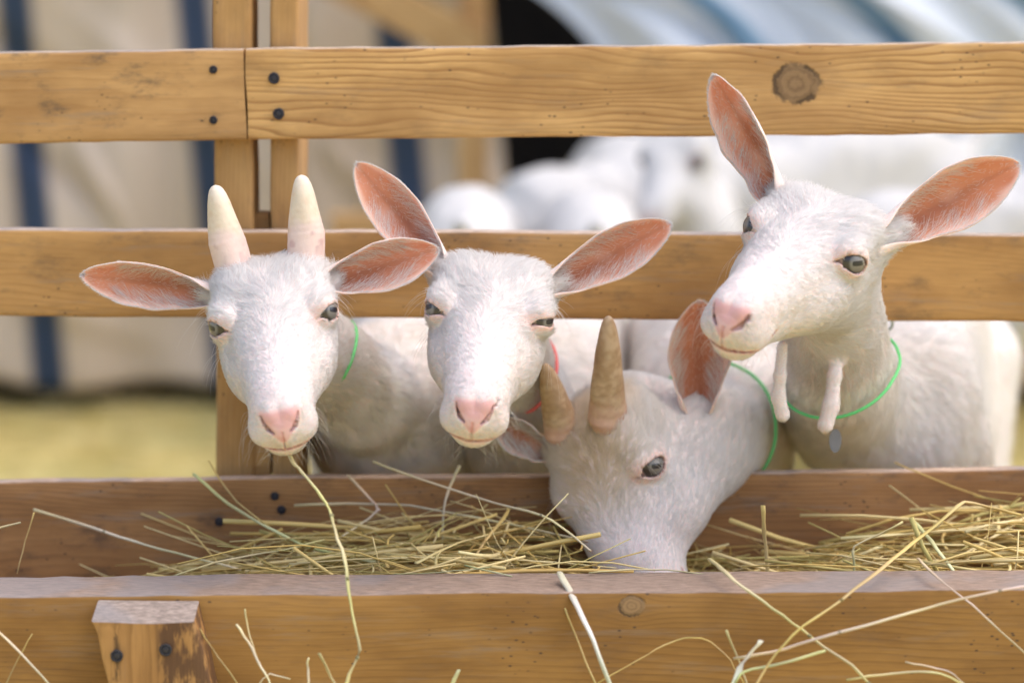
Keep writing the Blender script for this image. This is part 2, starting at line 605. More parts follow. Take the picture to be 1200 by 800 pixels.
def surface_nets(f, lo, hi, h):
    lo = np.array(lo, float); hi = np.array(hi, float)
    C = 4
    n = (np.ceil((hi - lo) / h / C).astype(int) * C + 1)
    cx = [lo[i] + h * C * np.arange((n[i] - 1) // C + 1) for i in range(3)]
    G = np.stack(np.meshgrid(*cx, indexing='ij'), -1).reshape(-1, 3)
    cv = f(G).reshape([len(c) for c in cx])
    V = np.full(n, 1.0)
    near = np.abs(cv) < h * C * 2.4
    # dilate
    big = near.copy()
    for a in range(3):
        s = np.roll(near, 1, a) | np.roll(near, -1, a)
        big |= s
    up = np.repeat(np.repeat(np.repeat(big, C, 0), C, 1), C, 2)[:n[0] , :n[1], :n[2]]
    uv = np.repeat(np.repeat(np.repeat(cv, C, 0), C, 1), C, 2)[:n[0], :n[1], :n[2]]
    V = uv.copy()
    idx = np.argwhere(up)
    P = lo + idx * h
    out = np.empty(len(P))
    for i in range(0, len(P), 200000):
        out[i:i + 200000] = f(P[i:i + 200000])
    V[idx[:, 0], idx[:, 1], idx[:, 2]] = out
    S = V < 0
    cell = np.zeros(np.array(V.shape) - 1, bool)
    cnt = np.zeros(cell.shape, int)
    for a in (0, 1):
        for b in (0, 1):
            for c in (0, 1):
                cnt += S[a:S.shape[0] - 1 + a, b:S.shape[1] - 1 + b, c:S.shape[2] - 1 + c]
    cell = (cnt > 0) & (cnt < 8)
    ci = np.argwhere(cell)
    vid = -np.ones(cell.shape, int)
    vid[ci[:, 0], ci[:, 1], ci[:, 2]] = np.arange(len(ci))
    acc = np.zeros((len(ci), 3)); num = np.zeros(len(ci))
    for ax in range(3):
        o1, o2 = [a for a in range(3) if a != ax]
        for u in (0, 1):
            for v in (0, 1):
                a = ci.copy(); a[:, o1] += u; a[:, o2] += v
                b = a.copy(); b[:, ax] += 1
                va = V[a[:, 0], a[:, 1], a[:, 2]]; vb = V[b[:, 0], b[:, 1], b[:, 2]]
                c = (va < 0) != (vb < 0)
                t = np.where(c, va / np.where(c, va - vb, 1), 0)
                p = a.astype(float); p[:, ax] += t
                acc[c] += p[c]; num[c] += 1
    verts = lo + acc / num[:, None] * h
    faces = []
    for ax in range(3):
        o1, o2 = (ax + 1) % 3, (ax + 2) % 3
        sl0 = [slice(None)] * 3; sl1 = [slice(None)] * 3
        sl0[ax] = slice(0, -1); sl1[ax] = slice(1, None)
        A = S[tuple(sl0)]; B = S[tuple(sl1)]
        e = np.argwhere(A != B)
        e = e[(e[:, o1] > 0) & (e[:, o2] > 0) & (e[:, o1] < cell.shape[o1]) & (e[:, o2] < cell.shape[o2])]
        q = []
        for du, dv in ((-1, -1), (0, -1), (0, 0), (-1, 0)):
            g = e.copy(); g[:, o1] += du; g[:, o2] += dv
            q.append(vid[g[:, 0], g[:, 1], g[:, 2]])
        q = np.stack(q, 1)
        inside = A[e[:, 0], e[:, 1], e[:, 2]]
        q = np.where(inside[:, None], q, q[:, ::-1])
        faces.append(q[(q >= 0).all(1)])
    return verts, np.concatenate(faces)


def grad(f, P, e):
    g = np.zeros_like(P)
    for a in range(3):
        o = np.zeros(3); o[a] = e
        g[:, a] = (f(P + o) - f(P - o)) / (2 * e)
    return g


def project(f, P, e, it=4, lim=0.004):
    for _ in range(it):
        d = f(P); g = grad(f, P, e)
        gg = np.maximum((g * g).sum(1), 0.15)
        st = (d / gg)[:, None] * g
        ln = np.linalg.norm(st, axis=1, keepdims=True)
        P = P - st * np.minimum(1, lim / np.maximum(ln, 1e-9))
    return P


def relax(P, F, it=2):
    e = np.concatenate([F[:, [0, 1]], F[:, [1, 2]], F[:, [2, 3]], F[:, [3, 0]]]) if F.shape[1] == 4 else None
    for _ in range(it):
        s = np.zeros_like(P); c = np.zeros(len(P))
        for a, b in ((0, 1), (1, 0)):
            for k in range(3): s[:, k] += np.bincount(e[:, a], P[e[:, b], k], len(P))
            c += np.bincount(e[:, a], minlength=len(P))
        P = 0.5 * P + 0.5 * s / c[:, None]
    return P


# ------------------------------------------------------------------ goats
SKIN = attr_mat('goat_skin', rough=0.62, sss=0.35, spec=0.35, bumps=0.25, bscale=900)
FUR = hair_mat()
HORN = attr_mat('horn', rough=0.5, sss=0.1, spec=0.45, bumps=0.5, bscale=260)
WHITE = np.array([0.885, 0.868, 0.85])
PINK = np.array([0.86, 0.60, 0.54])


def eye_mat():
    t = NT('goat_eye')
    co = t.n('ShaderNodeTexCoord').outputs['Object']
    sp = t.n('ShaderNodeSeparateXYZ'); t.l(co, sp.inputs[0])
    X, Y, Z = sp.outputs
    r = t.math('MULTIPLY', t.math('SQRT', t.math('ADD', t.math('POWER', X, 2.0), t.math('POWER', Y, 2.0))), 1000.0)
    an = t.math('ARCTAN2', Y, X)
    cmb = t.n('ShaderNodeCombineXYZ')
    t.l(t.math('MULTIPLY', an, 3.0), cmb.inputs[0]); t.l(t.math('MULTIPLY', r, 0.25), cmb.inputs[1])
    fb = t.noise(cmb.outputs[0], 4.0, 4, 0.7)
    iris = t.mix(fb, (0.10, 0.09, 0.08), (0.31, 0.28, 0.245))
    iris = t.mix(t.step(r, 3.2, 6.5), iris, t.mix(fb, (0.12, 0.112, 0.105), (0.25, 0.235, 0.215)))
    limb = t.step(r, 6.6, 9.0)
    c = t.mix(limb, iris, (0.035, 0.028, 0.028))
    c = t.mix(t.step(r, 11.6, 12.8), c, (0.30, 0.20, 0.17))
    px_ = t.math('POWER', t.math('DIVIDE', t.math('MULTIPLY', X, 1000), 5.6), 4.0)
    py_ = t.math('POWER', t.math('DIVIDE', t.math('MULTIPLY', Y, 1000), 2.3), 4.0)
    pu = t.math('SUBTRACT', 1.0, t.step(t.math('ADD', px_, py_), 0.7, 1.35))
    c = t.mix(pu, c, (0.012, 0.012, 0.02))
    t.l(c, t.b.inputs['Base Color'])
    t.b.inputs['Roughness'].default_value = 0.3
    t.b.inputs['Coat Weight'].default_value = 0.6
    t.b.inputs['Coat Roughness'].default_value = 0.03
    return t.m


EYE = eye_mat()


def sstep(x, a, b):
    t = np.clip((x - a) / (b - a), 0, 1)
    return t * t * (3 - 2 * t)


def head_tint(q, eyes):
    """skin colours: pink nose pad, lips, lids; nostril shade painted in"""
    x, y, z = q[:, 0], q[:, 1], q[:, 2]
    ax = np.abs(x)
    n = len(q)
    c = np.tile(np.array([0.87, 0.74, 0.70]), (n, 1))
    bare = np.zeros(n)

    def put(m, col, k=1.0):
        nonlocal c
        m = np.clip(m * k, 0, 1)[:, None]
        c = c * (1 - m) + np.array(col) * m
    nrm = (vnoise(q, 0.35, 5) * 0.5 + vnoise(q, 0.12, 6)) * 0.5
    muz = sstep(y + nrm * 6, 84, 112)
    put(muz, (0.87, 0.70, 0.665), 0.8)
    hw = np.interp(z, [-33, -27, -22, -16, -10, -6, -1], [2.5, 7.5, 12.5, 16.2, 17.6, 16.0, 10.0])
    pad = sstep(hw - ax, -2.0, 1.8) * sstep(y, 107, 113) * (z > -34) * (1 - sstep(z + nrm * 1.5, -9.0, -3.5))
    put(pad, (0.74, 0.43, 0.42))
    put(pad * sstep(vnoise(q, 0.22, 9), 0.1, 0.8), (0.80, 0.54, 0.52), 0.7)
    bare = np.maximum(bare, pad)
    ns = nost(q)
    nd = (1 - sstep(ns, -0.8, 1.4)) * (y > 100)
    put(nd, (0.26, 0.10, 0.095), 0.85)  # dark red deepens the shade inside the nostrils
    bare = np.maximum(bare, (1 - sstep(ns, 0, 2.5)) * (y > 100))
    md = np.abs(z - mouth_z(q))
    ml = (1 - sstep(md, 1.2, 4.0)) * sstep(y, 88, 93)
    put(ml, (0.55, 0.30, 0.28), 0.95)
    mdu = np.where(z > mouth_z(q), md * .72, md)
    bare = np.maximum(bare, (1 - sstep(mdu, 2.6, 4.8)) * sstep(y, 88, 93))
    ph = (1 - sstep(ax, 0.5, 2.4)) * (z < -23) * (z > -46) * (y > 108)
    put(ph, (0.66, 0.34, 0.32), 0.8)
    qa = np.stack([ax, y, z], 1)
    r = qa - EYE_C
    rn, ru, rv = r @ EYE_N, r @ EYE_U, r @ EYE_V
    rot = eyes[2] if len(eyes) > 2 else 0.0
    ea = np.where(x > 0, eyes[1][0], eyes[0][0]) + .8
    eb = np.where(x > 0, eyes[1][1], eyes[0][1]) + .6
    ru, rv = ru * math.cos(rot) + rv * math.sin(rot), rv * math.cos(rot) - ru * math.sin(rot)
    e = (np.sqrt((ru / ea) ** 2 + ((rv + .9) / (eb * np.where(rv > -.9, .9, 1.0))) ** 2) - 1) * eb
    e = np.minimum(e, cone(np.stack([ru, rv, rn * 0], 1), (12, -3, 0), (17, -5, 0), 1.4, .8))
    lid = (1 - sstep(e + nrm * 2.0, 1.5, 8.5)) * (rn > -2)
    put(lid, (0.80, 0.54, 0.47), 0.8)
    rim = (1 - sstep(e, -1.0, 0.3)) * (rn > 5)
    put(rim, (0.26, 0.15, 0.13), 0.9)
    bare = np.maximum(bare, (1 - sstep(e, 0.3, 1.8)) * (rn > 0))
    return c, np.clip(bare, 0, 1), lid, muz


def add_hair(name, P, N, T, L, lift, colr, rad, parent, bendv=None, shade=None, lock=None, k=4, clump=0.25, seed=0):
    n = len(P)
    r = np.random.default_rng(int(seed))
    # neighbouring hairs share a bend, so the coat breaks into locks
    cell = np.floor(P / 0.0075).astype(np.int64)
    h = (cell[:, 0] * 73856093) ^ (cell[:, 1] * 19349663) ^ (cell[:, 2] * 83492791)
    h = np.abs(h) % 99991
    tab = r.normal(size=(99991, 3))
    cellf = np.floor((P + 0.0031) / 0.0034).astype(np.int64)
    h2 = np.abs((cellf[:, 0] * 83492791) ^ (cellf[:, 1] * 73856093) ^ (cellf[:, 2] * 19349663)) % 99991
    J = tab[h] * 0.20 + tab[h2] * 0.22 + r.normal(size=(n, 3)) * 0.12
    D = T + J * (0.6 + clump)
    D -= (D * N).sum(1, keepdims=True) * N
    D /= np.maximum(np.linalg.norm(D, axis=1, keepdims=True), 1e-6)
    L = L * (0.7 + 0.5 * r.random(n))
    lf = lift * (0.7 + 0.6 * r.random(n))
    pts = np.zeros((n, k, 3), np.float32)
    rr = np.zeros((n, k), np.float32)
    for i in range(k):
        s = i / (k - 1)
        a = lf * (1 - 0.55 * s)
        w = np.sin(a) * (s * 1.0)
        pts[:, i] = P + (D * (np.cos(a) * s)[:, None] + N * w[:, None]) * L[:, None]
        if bendv is not None:
            pts[:, i] += bendv * (s * s * L)[:, None]
        rr[:, i] = rad * (1.0 - 0.75 * s ** 1.5)
    base = np.array(parent.location)
    pts -= base.astype(np.float32)
    hc = bpy.data.hair_curves.new(name)
    hc.add_curves([k] * n)
    hc.attributes['position'].data.foreach_set('vector', pts.ravel())
    ra = hc.attributes.get('radius') or hc.attributes.new('radius', 'FLOAT', 'POINT')
    ra.data.foreach_set('value', rr.ravel())
    na = hc.attributes.new('coat_normal', 'FLOAT_VECTOR', 'CURVE')
    nn = (N if shade is None else shade) + D * 0.15 + tab[h2] * 0.13 + tab[h] * 0.07
    if lock is not None: nn = nn + lock
    nn /= np.linalg.norm(nn, axis=1, keepdims=True)
    na.data.foreach_set('vector', nn.astype(np.float32).ravel())
    ca = hc.attributes.new('hcol', 'FLOAT_COLOR', 'CURVE')
    cc = np.ones((n, 4), np.float32)
    cc[:, :3] = colr * (0.90 + 0.16 * r.random((n, 1)))
    ca.data.foreach_set('color', np.clip(cc, 0, 0.93).ravel())
    hc.materials.append(FUR)
    o = bpy.data.objects.new(name, hc)
    COL.objects.link(o)
    o.parent = parent
    return o


def sample(V, F3, dens, seed, cap=None):
    """points spread over triangles, dens in hairs per square metre at each vertex"""
    r = np.random.default_rng(int(seed))
    a, b, c = V[F3[:, 0]], V[F3[:, 1]], V[F3[:, 2]]
    ar = 0.5 * np.linalg.norm(np.cross(b - a, c - a), axis=1)
    w = ar * dens[F3].mean(1)
    n = int(w.sum())
    if cap: n = min(n, cap)
    t = r.choice(len(F3), n, p=w / w.sum())
    u, v = r.random(n), r.random(n)
    m = u + v > 1
    u[m], v[m] = 1 - u[m], 1 - v[m]
    B = np.stack([1 - u - v, u, v], 1)
    return t, B


def interp(A, F3, t, B):
    return (A[F3[t]] * B[:, :, None]).sum(1) if A.ndim == 2 else (A[F3[t]] * B).sum(1)


def make_ear(base, tip, nrm, wmax, droop, seed, inward=np.zeros(3), cup=(3.0, 1.25, 0.75), nu=44, nv=26, sag=None, wbase=0.42, peak=0.55, twist=0.0):
    """a cupped leaf-shaped ear; nrm is where the hollow faces"""
    L = np.linalg.norm(tip - base)
    ax = (tip - base) / L
    n0 = unit(nrm - ax * np.dot(nrm, ax))
    sd = np.cross(ax, n0)
    U = np.linspace(0, 1, nu)
    Vv = np.linspace(-1, 1, nv)
    wk = np.interp(U, [0, 0.13, 0.30, peak, 0.74, 0.88, 0.95, 0.985, 1.0], [wbase + .05, wbase + .06, 0.70, 1.0, 0.92, 0.62, 0.37, 0.20, 0.06])
    g = np.exp(-0.5 * (np.arange(-3, 4) / 1.4) ** 2); g /= g.sum()
    wk2 = np.convolve(np.pad(wk, 3, mode='edge'), g, 'valid')
    wk = np.where(U > 0.9, wk, wk2) * wmax / 2
    PH = np.interp(U, [0, 0.13, 0.34, 0.65, 1], [2.95, 2.5, cup[1] * 1.2, cup[1], cup[2]])
    rr = np.random.default_rng(int(seed))
    Q = np.zeros((nu, nv, 3)); Nn = np.zeros((nu, nv, 3))
    for i, u in enumerate(U):
        tw = twist * (1 - u)
        s_, n_ = sd * math.cos(tw) + n0 * math.sin(tw), n0 * math.cos(tw) - sd * math.sin(tw)
        cen = base + ax * L * u + n0 * (droop * math.sin(math.pi * u)) + inward * L * max(.2 - u, 0) * 1.1
        Rr = wk[i] / math.sin(min(PH[i], 1.5))
        phi = Vv * PH[i]
        wav = 0.0006 * (np.sin(u * 21 + Vv * 2 + seed) + 0.7 * np.sin(u * 37 + seed * 3 - Vv * 3)) * (0.3 + Vv ** 2)
        Q[i] = cen + np.outer(np.sin(phi) * Rr, s_) + np.outer((1 - np.cos(phi)) * Rr * 0.85 + wav * (u > 0.05), n_)
        Nn[i] = np.outer(-np.sin(phi), s_) + np.outer(np.cos(phi), n_)
    th = np.interp(U, [0, 0.2, 1], [0.003, 0.0017, 0.0011])[:, None] * (1.15 - 0.5 * Vv[None, :] ** 2)
    I = Q + Nn * (th * 0.5)[:, :, None]
    O = Q - Nn * (th * 0.5)[:, :, None]
    V = np.concatenate([I.reshape(-1, 3), O.reshape(-1, 3)])
    F = []
    K = nu * nv
    for i in range(nu - 1):
        for j in range(nv - 1):
            a = i * nv + j
            F.append((a, a + nv, a + nv + 1, a + 1))
            F.append((K + a, K + a + 1, K + a + nv + 1, K + a + nv))
        a = i * nv
        F.append((a, K + a, K + a + nv, a + nv))
        a = i * nv + nv - 1
        F.append((a, a + nv, K + a + nv, K + a))
    for j in range(nv - 1):
        a = (nu - 1) * nv + j
        F.append((a, K + a, K + a + 1, a + 1))
    uu, vv = np.meshgrid(U, Vv, indexing='ij')
    return dict(V=V, F=F, I=I, O=O, N=Nn, u=uu, v=vv, ax=ax, sd=sd, n0=n0, K=K)


def ear_colours(e, tone):
    u, v = e['u'].ravel(), e['v'].ravel()
    inner = np.tile(np.array(tone), (len(u), 1))
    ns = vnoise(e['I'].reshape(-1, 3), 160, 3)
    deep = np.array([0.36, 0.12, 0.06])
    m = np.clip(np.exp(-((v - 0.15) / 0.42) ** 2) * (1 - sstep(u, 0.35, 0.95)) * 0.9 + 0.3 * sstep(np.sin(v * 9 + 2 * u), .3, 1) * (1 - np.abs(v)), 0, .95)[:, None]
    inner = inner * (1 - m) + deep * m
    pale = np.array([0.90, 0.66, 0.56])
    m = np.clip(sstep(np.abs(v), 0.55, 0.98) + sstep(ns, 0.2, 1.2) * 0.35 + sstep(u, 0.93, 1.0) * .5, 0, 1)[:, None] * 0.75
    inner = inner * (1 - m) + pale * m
    outer = np.tile(np.array([0.88, 0.70, 0.63]), (len(u), 1))
    return np.concatenate([inner, outer])


def horn_mesh(base, tip, r0, bend, kind, ellip=0.95, seed=0, nu=90, nv=44, ext=.5, inward=np.zeros(3)):
    ax = unit(tip - base); L = np.linalg.norm(tip - base)
    s1 = unit(np.cross(ax, [0, 1.0, 0.1])); s2 = np.cross(ax, s1)
    U = np.concatenate([[-ext, -ext * .6], np.linspace(-ext * .24, 1, nu - 2)])
    if kind == 'pale':
        rp = np.interp(U, [-.5, 0, .25, .5, .7, .84, .93, .98, 1], [1.02, 1, .87, .72, .60, .48, .36, .22, .04])
    else:
        rp = np.interp(U, [-.5, 0, .25, .5, .7, .84, .93, .98, 1], [1.04, 1, .88, .73, .60, .46, .33, .20, .04])
    V, C = [], []
    for i, u in enumerate(U):
        uu = max(u, 0)
        c = base + ax * L * u + bend * (uu * uu) + inward * L * max(-u, 0) * 1.1
        for j in range(nv):
            a = 2 * math.pi * j / nv
            rid = 1 + 0.004 * math.sin(u * 60 + 0.6 * math.sin(a * 2)) * (1 - uu) + 0.02 * math.sin(3 * a + u * 6 + seed)
            if kind != 'pale': rid += 0.010 * math.sin(u * 52 + 1.7 * math.sin(a)) * (1 - uu) + .012 * math.sin(u * 23 + a * 2)
            V.append(c + (s1 * math.cos(a) * ellip + s2 * math.sin(a)) * r0 * rp[i] * rid)
            C.append(u)
    V = np.array(V); C = np.array(C)
    n1 = vnoise(V, 260, seed) * .5 + vnoise(V, 700, seed + 1) * .5
    if kind == 'pale':
        c0, c1, c2 = np.array([0.78, 0.655, 0.50]), np.array([0.72, 0.53, 0.37]), np.array([0.80, 0.72, 0.62])
        col = c0 + (c1 - c0) * (sstep(n1, -0.2, 1.0) * 0.7)[:, None]
        col = col + (c2 - col) * (sstep(C, 0.6, 1.0) * 0.6)[:, None]
        pk = ((1 - sstep(C + n1 * 0.10, 0.05, 0.36)) * 0.6)[:, None]
        col = col * (1 - pk) + np.array([0.80, 0.58, 0.56]) * pk
        sc = ((1 - sstep(C + n1 * 0.10, 0.06, 0.17)) * sstep(vnoise(V, 420, seed + 8), 0.5, 1.1) * .35)[:, None]
        col = col * (1 - sc) + np.array([0.34, 0.10, 0.14]) * sc
    else:
        c0, c1, c2 = np.array([0.44, 0.29, 0.165]), np.array([0.58, 0.42, 0.27]), np.array([0.34, 0.21, 0.12])
        col = c0 + (c1 - c0) * (sstep(n1, -0.6, 0.8))[:, None]
        rg = (sstep(np.sin(C * 70 + 3.0 * n1), 0.6, 0.98) * (1 - sstep(C, .55, .85)) * 0.35)[:, None]
        col = col * (1 - rg) + c2 * rg
        dk = (sstep(vnoise(V * [1, 1, .22], 520, seed + 4), 0.5, 1.3) * 0.55 * sstep(C, .2, .5))[:, None]
        col = col * (1 - dk) + np.array([0.20, 0.13, 0.07]) * dk
        pk = ((1 - sstep(C + n1 * 0.08, 0.04, 0.30)) * 0.55)[:, None]
        col = col * (1 - pk) + np.array([0.74, 0.45, 0.38]) * pk
    F = []
    for i in range(nu - 1):
        for j in range(nv):
            a, b = i * nv + j, i * nv + (j + 1) % nv
            F.append((a, b, b + nv, a + nv))
    F.append(tuple((nu - 1) * nv + j for j in range(nv)))
    return V, F, np.clip(col, 0, 1)


def limb_chains(S, th, hgt):
    D = np.array([math.sin(th), math.cos(th), 0]); Lt = np.array([math.cos(th), -math.sin(th), 0])
    Sx = np.array([S[0], S[1], 0]); up = np.array([0, 0, 1.0]); k = hgt / 0.64
    B = lambda f, l, z: Sx + D * f + Lt * l + up * z * k
    out = []
    for s in (-1, 1):
        out.append([(B(0.02, .045 * s, .46), .046), (B(-.005, .05 * s, .35), .032), (B(.0, .052 * s, .20), .018), (B(-.002, .052 * s, .07), .012), (B(-.004, .052 * s, .045), .015), (B(.0, .052 * s, .012), .017)])
        out.append([(B(.40, .045 * s, .50), .066), (B(.36, .055 * s, .37), .046), (B(.43, .056 * s, .245), .021), (B(.425, .056 * s, .08), .013), (B(.42, .056 * s, .045), .016), (B(.412, .056 * s, .012), .017)])
    return B, D, Lt, out


def build_goat(name, label, O, d, r, S, th, neck, ears, horns=(), scale=1.0, eyes=((13.2, 9.4), (13.2, 9.4)), hgt=0.64, grid=0.005,
               wattles=(), fill=(), stain=None, hair=True, group=None, seed=1, collar=None, seen=None, neck_k=0.035):
    r = unit(r - d * np.dot(r, d))
    u = np.cross(d, r)
    Rm = np.stack([r, d, u], 1)
    s = 0.001 * scale
    toW = lambda q: O + (np.asarray(q, float) * s) @ Rm.T
    toL = lambda P: ((P - O) @ Rm) / s
    B, D, Lt, limbs = limb_chains(S, th, hgt)
    nk = [(toW((0, -46, -18)), .041 * scale), (toW((0, -62, -44)), .043 * scale)] + [(np.array(p, float), rr) for p, rr in neck]
    topc = [(B(.02, 0, .53), .068), (B(.16, 0, .555), .070), (B(.30, 0, .56), .072), (B(.41, 0, .545), .066)]
    botc = [(B(-.02, 0, .475), .070), (B(.12, 0, .455), .084), (B(.28, 0, .455), .090), (B(.38, 0, .48), .074)]
    tailc = [(B(.47, 0, .57), .020), (B(.52, 0, .60), .012)]
    lo = np.min([p for p, _ in topc + botc + nk] + [p for l in limbs for p, _ in l], 0) - 0.14
    hi = np.max([p for p, _ in topc + botc + nk] + [p for l in limbs for p, _ in l], 0) + 0.14
    lo = np.minimum(lo, O - 0.16); hi = np.maximum(hi, O + 0.16)
    lo[2] = -0.02

    def body(P):
        a = chain(P, topc); b = chain(P, botc)
        x = smin(a, b, .06)
        # barrel ribs and hip hollows
        n = chain(P, nk, 0.01)
        x = smin(x, n, .06)
        for l in limbs:
            x = smin(x, chain(P, l), .022)
        x = smin(x, chain(P, tailc), .02)
        return x

    def f_core(P):
        q = toL(P)
        far = np.linalg.norm(q - np.array([0, 25, -10]), axis=1)
        near = far < 175
        dh = (far - 120) * s
        if near.any():
            dh = dh.copy()
            dh[near] = head_sdf(q[near], eyes) * s
        db = body(P)
        x = smin(dh, db, neck_k)
        for w in wattles:
            x = smin(x, chain(P, w, .004), .008)
        for w in fill:
            x = smin(x, chain(P, w), .03)
        return x

    def onto(p, sink):
        c0 = np.array([0, 0, CAM_H]); p1 = px(p[0], p[1], 3.0); dr = unit(p1 - c0)
        tt_ = np.linspace(1.8, 2.6, 1601)
        dd_ = f_core(c0 + dr * tt_[:, None])
        i_ = np.argmax(dd_ < 0) if (dd_ < 0).any() else int(np.argmin(dd_))
        return c0 + dr * (tt_[i_] + sink)
    roots = []
    for e in ears:
        eb = onto(e['base'], e.get('sink', .012)) if 'base' in e else toW((e['s'] * e.get('bx', 37), e.get('by', -46), e.get('bz', 7)))
        et = px(e['tip'][0], e['tip'][1], eb[1] + e.get('dy', 0.0))
        e['_b'], e['_t'] = eb, et
        ra = e['w'] * e.get('root', .27)
        roots.append([(eb, ra), (eb + (et - eb) * .07, ra * .95), (eb + (et - eb) * .15, ra * .7)])

    def f(P):
        x = f_core(P)
        for w in roots:
            x = smin(x, chain(P, w), .012)
        return x

    V, F = surface_nets(f, lo, hi, grid)
    V = relax(V, F, 2)
    V = project(f, V, grid * 0.2, 3, grid)
    if hair:
        bm = bmesh.new()
        vs = [bm.verts.new(v) for v in V.tolist()]
        for q in F.tolist():
            try: bm.faces.new([vs[i] for i in q])
            except ValueError: pass
        qv = toL(V)
        nearv = np.linalg.norm(qv - np.array([0, 32, -10]), axis=1) < 128
        bm.verts.index_update()
        ed = [e for e in bm.edges if nearv[e.verts[0].index] and nearv[e.verts[1].index]]
        bmesh.ops.subdivide_edges(bm, edges=ed, cuts=2, use_grid_fill=True)
        bm.verts.ensure_lookup_table(); bm.verts.index_update()
        V = np.array([v.co[:] for v in bm.verts])
        qv = toL(V)
        # finest level on the face: eyes, nose and mouth
        qa = np.stack([np.abs(qv[:, 0]), qv[:, 1], qv[:, 2]], 1)
        fine = (np.linalg.norm(qa - EYE_C, axis=1) < 30) | (qv[:, 1] > 86)
        fine &= np.linalg.norm(qv, axis=1) < 170
        ed = [e for e in bm.edges if fine[e.verts[0].index] and fine[e.verts[1].index]]
        bmesh.ops.subdivide_edges(bm, edges=ed, cuts=1, use_grid_fill=True)
        bmesh.ops.triangulate(bm, faces=[fc for fc in bm.faces if len(fc.verts) > 4])
        bm.verts.ensure_lookup_table(); bm.verts.index_update()
        V = np.array([v.co[:] for v in bm.verts])
        F = [tuple(v.index for v in fc.verts) for fc in bm.faces]
        bm.free()
        qv = toL(V)
        hm = np.linalg.norm(qv, axis=1) < 185
        V[hm] = project(f, V[hm], 0.0005, 6, 0.002)
    else:
        F = [tuple(x) for x in F.tolist()]
    if not hair:      # woolly, uneven backs
        V = V + unit_rows(V - np.array([S[0] + .2 * math.sin(th), S[1] + .2 * math.cos(th), .5])) * (0.006 * vnoise(V, 55, seed) + .003 * vnoise(V, 120, seed + 1))[:, None]
    q = toL(V)
    hcol, bare, lidm, muz = head_tint(q, eyes)
    inh = (np.linalg.norm(q, axis=1) < 185)
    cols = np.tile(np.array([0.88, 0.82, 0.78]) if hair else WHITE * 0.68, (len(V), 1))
    if hair: cols[inh] = hcol[inh]
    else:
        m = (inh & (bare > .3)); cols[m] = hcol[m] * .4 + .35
    bare = np.where(inh, bare, 0)
    nb = len(V)
    hoof = V[:, 2] < 0.034
    cols[hoof] = (0.16, 0.12, 0.09)
    # ears, joined to the body's own mesh
    EV, EF, EC, ed_ = [V], list(F), [cols], []
    off = nb
    for k, e in enumerate(ears):
        base = e['_b']
        tip = px(e['tip'][0], e['tip'][1], base[1] + e.get('dy', 0.0))
        ear = make_ear(base, tip, e['n'], e['w'], e.get('droop', 0.0), seed * 7 + k, cup=e.get('cup', (2.3, 1.25, 0.75)), peak=e.get('peak', .55), twist=e.get('tw', 0.0), inward=(-unit(grad(f_core, base[None], .004)[0]) if 'base' in e else np.zeros(3)),
                       **(dict(nu=16, nv=10) if not hair else {}))
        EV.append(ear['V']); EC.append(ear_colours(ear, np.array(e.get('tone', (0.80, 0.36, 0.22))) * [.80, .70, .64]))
        EF += [tuple(i + off for i in fc) for fc in ear['F']]
        off += len(ear['V'])
        ed_.append((ear, e))
    base_pt = Vector((float(S[0]), float(S[1]), 0.0))
    root = empty(name, base_pt, label, 'goat', group)
    VV = np.concatenate(EV); CC = np.concatenate(EC)
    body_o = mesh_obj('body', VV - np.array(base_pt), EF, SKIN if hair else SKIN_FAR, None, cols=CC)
    body_o.parent = root
    # eyes
    for k, sgn in enumerate((-1, 1)):
        E, N, U, W = eye_frame(sgn)
        c = toW(E)
        n = unit(Rm @ N); uu = unit(Rm @ U); vv = np.cross(n, uu)
        bm = bmesh.new()
        bmesh.ops.create_uvsphere(bm, u_segments=36, v_segments=24, radius=EYE_R * s)
        for v in bm.verts:      # the cornea stands a little proud
            rad = math.hypot(v.co.x, v.co.y)
            if v.co.z > 0 and rad < 0.0105:
                v.co.z += 0.0010 * (1 - (rad / 0.0105) ** 2)
        me = bpy.data.meshes.new('eye'); bm.to_mesh(me); bm.free()
        me.materials.append(EYE)
        me.polygons.foreach_set('use_smooth', np.ones(len(me.polygons), bool))
        o = bpy.data.objects.new('eye', me); COL.objects.link(o)
        o.parent = root
        # the pupil keeps level with the horizon however the head is held
        hz_ = np.array([1.0, 0.15, 0.0]); uu = unit(hz_ - n * (hz_ @ n)); vv = np.cross(n, uu)
        M = Matrix(((uu[0], vv[0], n[0], 0), (uu[1], vv[1], n[1], 0), (uu[2], vv[2], n[2], 0), (0, 0, 0, 1)))
        o.matrix_basis = Matrix.Translation(Vector(c) - base_pt) @ M
    for k, h in enumerate(horns):
        bs = onto(h['base'], h.get('sink', .006))
        tp = px(h['tip'][0], h['tip'][1], bs[1] + h.get('dy', 0.0))
        hv, hf, hcl = horn_mesh(bs, tp, h['r'], np.array(h.get('bend', (0, 0, 0)), float), h['kind'], seed=seed + k, ext=h.get('ext', .4), inward=-unit(grad(f, bs[None], .004)[0]))
        o = mesh_obj('horn', hv - np.array(base_pt), hf, HORN, None, cols=hcl)
        o.parent = root
